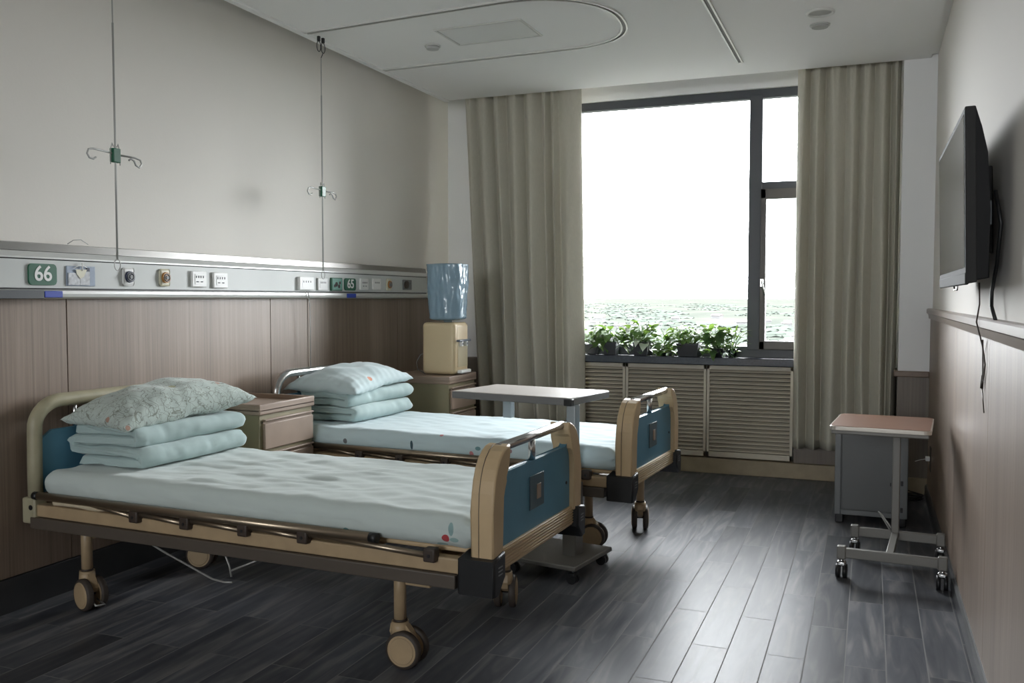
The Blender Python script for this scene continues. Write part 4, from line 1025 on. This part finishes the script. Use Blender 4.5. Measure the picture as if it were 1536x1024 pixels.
# ------------------------------------------------------------------ potted plants on the sill
def leaf(m, base, az, el, ln, wd, droop):
    d = Vector((math.cos(az)*math.cos(el), math.sin(az)*math.cos(el), math.sin(el))); sd = Vector((-math.sin(az), math.cos(az), 0))
    prof = [(0, .02), (.12, .7), (.35, 1.), (.6, .82), (.85, .35), (1., .02)]
    rows = []
    for (t_, w_) in prof:
        c = Vector(base)+d*ln*t_+Vector((0, 0, -droop*ln*t_*t_)); up = Vector((0, 0, 1))*wd*.18*w_
        rows.append([m.bm.verts.new(c-sd*wd*.5*w_+up), m.bm.verts.new(c), m.bm.verts.new(c+sd*wd*.5*w_+up)])
    for a, b in zip(rows, rows[1:]):
        for i in range(2): m._face([a[i], a[i+1], b[i+1], b[i]], True)
def plant(x, y, pw, ph, fol_h, spread, n, label, seed, lm, ln=.07, pale=0, trail=0, pot='square', thin=False):
    rnd = random.Random(seed)
    t = thing('potted_plant', label, 'plant', (x, y, .852), 0, 'plants on the window sill')
    if pot == 'square':
        m = MB(); a = pw/2
        m.ring_loft([[(sx*a*k, sy*a*k, z) for sx, sy in ((-1, -1), (1, -1), (1, 1), (-1, 1))] for k, z in ((.84, .001), (1, ph), (1.05, ph), (1.05, ph+.012), (.95, ph+.012), (.93, ph-.012))], smooth=False)
        m.build('pot', 'pot', t)
        MB().box(-a*.9, a*.9, -a*.9, a*.9, ph-.03, ph-.006).build('soil', 'soil', t)
    elif pot == 'round':
        m = MB(); a = pw/2
        m.ring_loft([[(a*k*math.cos(q), a*k*math.sin(q), z) for q in [2*PI*i/24 for i in range(24)]] for k, z in ((.75, .001), (.98, ph*.5), (1, ph), (.9, ph), (.88, ph-.012))])
        m.build('pot', 'pot', t)
    else:
        m = MB(); a = pw/2
        m.ring_loft([[(a*k*math.cos(q), a*k*math.sin(q), z) for q in [2*PI*i/20 for i in range(20)]] for k, z in ((.95, .001), (1, .01), (1, ph*.85), (.8, ph), (.72, ph), (.9, ph*.84), (.9, .012))])
        m.build('jar', 'jar', t)
        m = MB(); m.cyl((0, 0, .012), (0, 0, ph*.5), a*.86, 18); m.build('water', 'jar', t)
    st = MB(); f = MB(); f2 = MB()
    for i in range(n):
        az = rnd.uniform(0, 2*PI); rr = spread*math.sqrt(rnd.random()); hh = ph+(fol_h+.045)*(rnd.random()**.8)*(1-.45*rr/spread)
        if trail and rnd.random() < trail: hh = rnd.uniform(ph*.2, ph*1.0); rr = spread*rnd.uniform(.8, 1.12)
        bx, by = rr*math.cos(az), rr*math.sin(az)*.75
        by = min(max(by, -.055-.03), .075)
        st.tube([(bx*.2, by*.2, ph-.005), (bx*.6, by*.6, (ph+hh)/2+.012), (bx, by, hh)], .0018, 4)
        L_ = ln*1.2*rnd.uniform(.6, 1.25)
        tgt = f2 if rnd.random() < pale else f
        if by > .03: az = az if math.sin(az) < 0 else -az
        leaf(tgt, (bx, by, hh), az+rnd.uniform(-.6, .6), rnd.uniform(-.35, .75) if not thin else rnd.uniform(.3, 1.2), L_, L_*(.72 if not thin else .16), rnd.uniform(.1, .7))
    st.build('stems', lm, t); f.build('foliage', lm, t, recalc=False)
    if pale: f2.build('pale_leaves', 'leaf_w', t, recalc=False)
    else: f2.bm.free()
    return t
plant(-1.985, 6.72, .085, .062, .12, .10, 55, 'leafy green plant in dark pot at the left curtain edge', 1, 'leaf')
plant(-1.835, 6.705, .105, .082, .12, .11, 60, 'light green plant in dark square pot, second from the left curtain', 2, 'leaf', trail=.05)
plant(-1.595, 6.705, .112, .085, .15, .135, 85, 'bushy plant with a few pale leaves in dark square pot, mid-left on the sill', 3, 'leaf_b', pale=.07, trail=.12, ln=.075)
plant(-1.44, 6.73, .06, .04, .10, .06, 30, 'small plant in low dark dish between the two largest pots', 4, 'leaf', trail=.3, pot='round', ln=.055)
plant(-1.24, 6.705, .155, .085, .13, .16, 105, 'widest bushy plant in broad dark square pot on the sill', 5, 'leaf', trail=.14)
plant(-1.035, 6.70, .095, .062, .14, .115, 75, 'dark leafy plant in round pot right of the widest pot', 6, 'leaf_b', trail=.12, pot='round')
plant(-.925, 6.70, .06, .06, .12, .075, 34, 'spiky sprig in a small glass jar at the right end of the row', 7, 'leaf', thin=True, pot='jar', ln=.08)

# ------------------------------------------------------------------ countryside outside
g = MB(); g.box(-30000, 16000, 12, 60000, -46.2, -46)
def ground_mat():
    m = bpy.data.materials.new('countryside'); m.use_nodes = True
    n = m.node_tree.nodes; l = m.node_tree.links; b = n['Principled BSDF']; b.inputs['Roughness'].default_value = 1; b.inputs['Specular IOR Level'].default_value = 0
    tc = n.new('ShaderNodeTexCoord'); mp = n.new('ShaderNodeMapping'); mp.inputs['Scale'].default_value = (.006, .0016, .01); l.new(tc.outputs['Object'], mp.inputs['Vector'])
    t = n.new('ShaderNodeTexNoise'); t.inputs['Scale'].default_value = 1.; t.inputs['Detail'].default_value = 5; t.inputs['Roughness'].default_value = .55; l.new(mp.outputs[0], t.inputs['Vector'])
    r = n.new('ShaderNodeValToRGB'); r.color_ramp.elements[0].position = .36; r.color_ramp.elements[1].position = .66
    r.color_ramp.elements[0].color = lin((45, 47, 44)); r.color_ramp.elements[1].color = lin((55, 54, 51))
    e = r.color_ramp.elements.new(.5); e.color = lin((49, 51, 47))
    l.new(t.outputs['Fac'], r.inputs['Fac']); l.new(r.outputs['Color'], b.inputs['Base Color'])
    return m
M['ground'] = ground_mat()
struct(g.build('ground', 'ground'))
rnd = random.Random(5)
h0 = thing('distant_house', 'tiny pale house with reddish roof in the far countryside', 'house', (-120, 700, -46), 0, 'distant houses')
m = MB(); m.box(-7, 7, -4, 4, 0, 5); m.build('walls', 'housewall', h0)
m = MB(); m.prism([(-5, 5), (5, 5), (0, 8)], 'x', -7.5, 7.5); m.build('roof', 'roof', h0)
spots = [(-120, 700, 14)]
for i in range(400):
    if len(spots) > 24: break
    d = rnd.uniform(620, 2200); x = d*rnd.uniform(-.33, -.06); k = rnd.uniform(.8, 1.5)*(1+d/3000)
    if all(math.hypot(x-a, d-b) > 16*k+r_ for a, b, r_ in spots):
        spots.append((x, d, 14*k)); c = copy_tree(h0); c.location = (x, d, -46); c.rotation_euler = (0, 0, rnd.uniform(-.6, .6)); c.scale = (k*.7, k*.7, k*.6)
g = MB(); n_ = 0
for i in range(4000):
    if n_ > 750: break
    d = 470*(16 ** rnd.random()); a = rnd.uniform(-.46, .05)
    x, y = d*a, d
    if noise.noise((x*.004, y*.0012, 2.)) < -.08: continue
    r_ = rnd.uniform(3, 8)*(1+d/2600); hgt = rnd.uniform(2.5, 5)
    if any(math.hypot(x-p_, y-q_) < s_+r_*2.3 for p_, q_, s_ in spots): continue
    n_ += 1
    vs = bmesh.ops.create_icosphere(g.bm, subdivisions=1, radius=1)['verts']
    for v in vs:
        s_ = 1+.25*noise.noise(v.co*2.3+Vector((i, 0, 0)))
        v.co = Vector((x+v.co.x*r_*s_*1.8, y+v.co.y*r_*s_*2.2, -46+hgt*.3+v.co.z*hgt*s_))
o = g.build('distant_trees', 'trunk'); o['kind'] = 'stuff'; tag(o, 'belt of distant trees in the countryside far below the window', 'trees')

# ------------------------------------------------------------------ light and camera
W = bpy.data.worlds.new('sky'); S.world = W; W.use_nodes = True
bg = W.node_tree.nodes['Background']; bg.inputs['Color'].default_value = (.945, .972, 1., 1); bg.inputs['Strength'].default_value = 20.0
pl = bpy.data.lights.new('window_portal', 'AREA'); pl.shape = 'RECTANGLE'; pl.size = WX1-WX0; pl.size_y = WZ1-.85; pl.cycles.is_portal = True
po = bpy.data.objects.new('window_portal', pl); COL.objects.link(po); po.location = ((WX0+WX1)/2, 6.93, (WZ1+.85)/2); po.rotation_euler = (-PI/2, 0, 0)

pl2 = bpy.data.lights.new('fill_portal', 'AREA'); pl2.shape = 'RECTANGLE'; pl2.size = BX1-BX0; pl2.size_y = BZ1-BZ0; pl2.cycles.is_portal = True  # guides sampling through the added fill opening
po = bpy.data.objects.new('fill_portal', pl2); COL.objects.link(po); po.location = ((BX0+BX1)/2, YB-.12, (BZ1+BZ0)/2); po.rotation_euler = (PI/2, 0, 0)

F = 1360.; yaw = math.atan(537/F); pitch = math.atan(65/F)
cam = bpy.data.cameras.new('camera'); cam.sensor_fit = 'HORIZONTAL'; cam.sensor_width = 36; cam.lens = 36*F/1536; cam.clip_start = .05; cam.clip_end = 90000
co = bpy.data.objects.new('camera', cam); COL.objects.link(co); co.location = (0, 0, 1.28); co.rotation_euler = (PI/2-pitch, 0, yaw)
S.camera = co
S.view_settings.view_transform = 'Standard'; S.view_settings.look = 'None'; S.view_settings.gamma = 1; S.view_settings.exposure = 0.75
try: S.view_settings.use_curve_mapping = False
except Exception: pass
S.cycles.max_bounces = 12; S.cycles.diffuse_bounces = 8; S.cycles.glossy_bounces = 4; S.cycles.transparent_max_bounces = 16
S.cycles.use_denoising = True
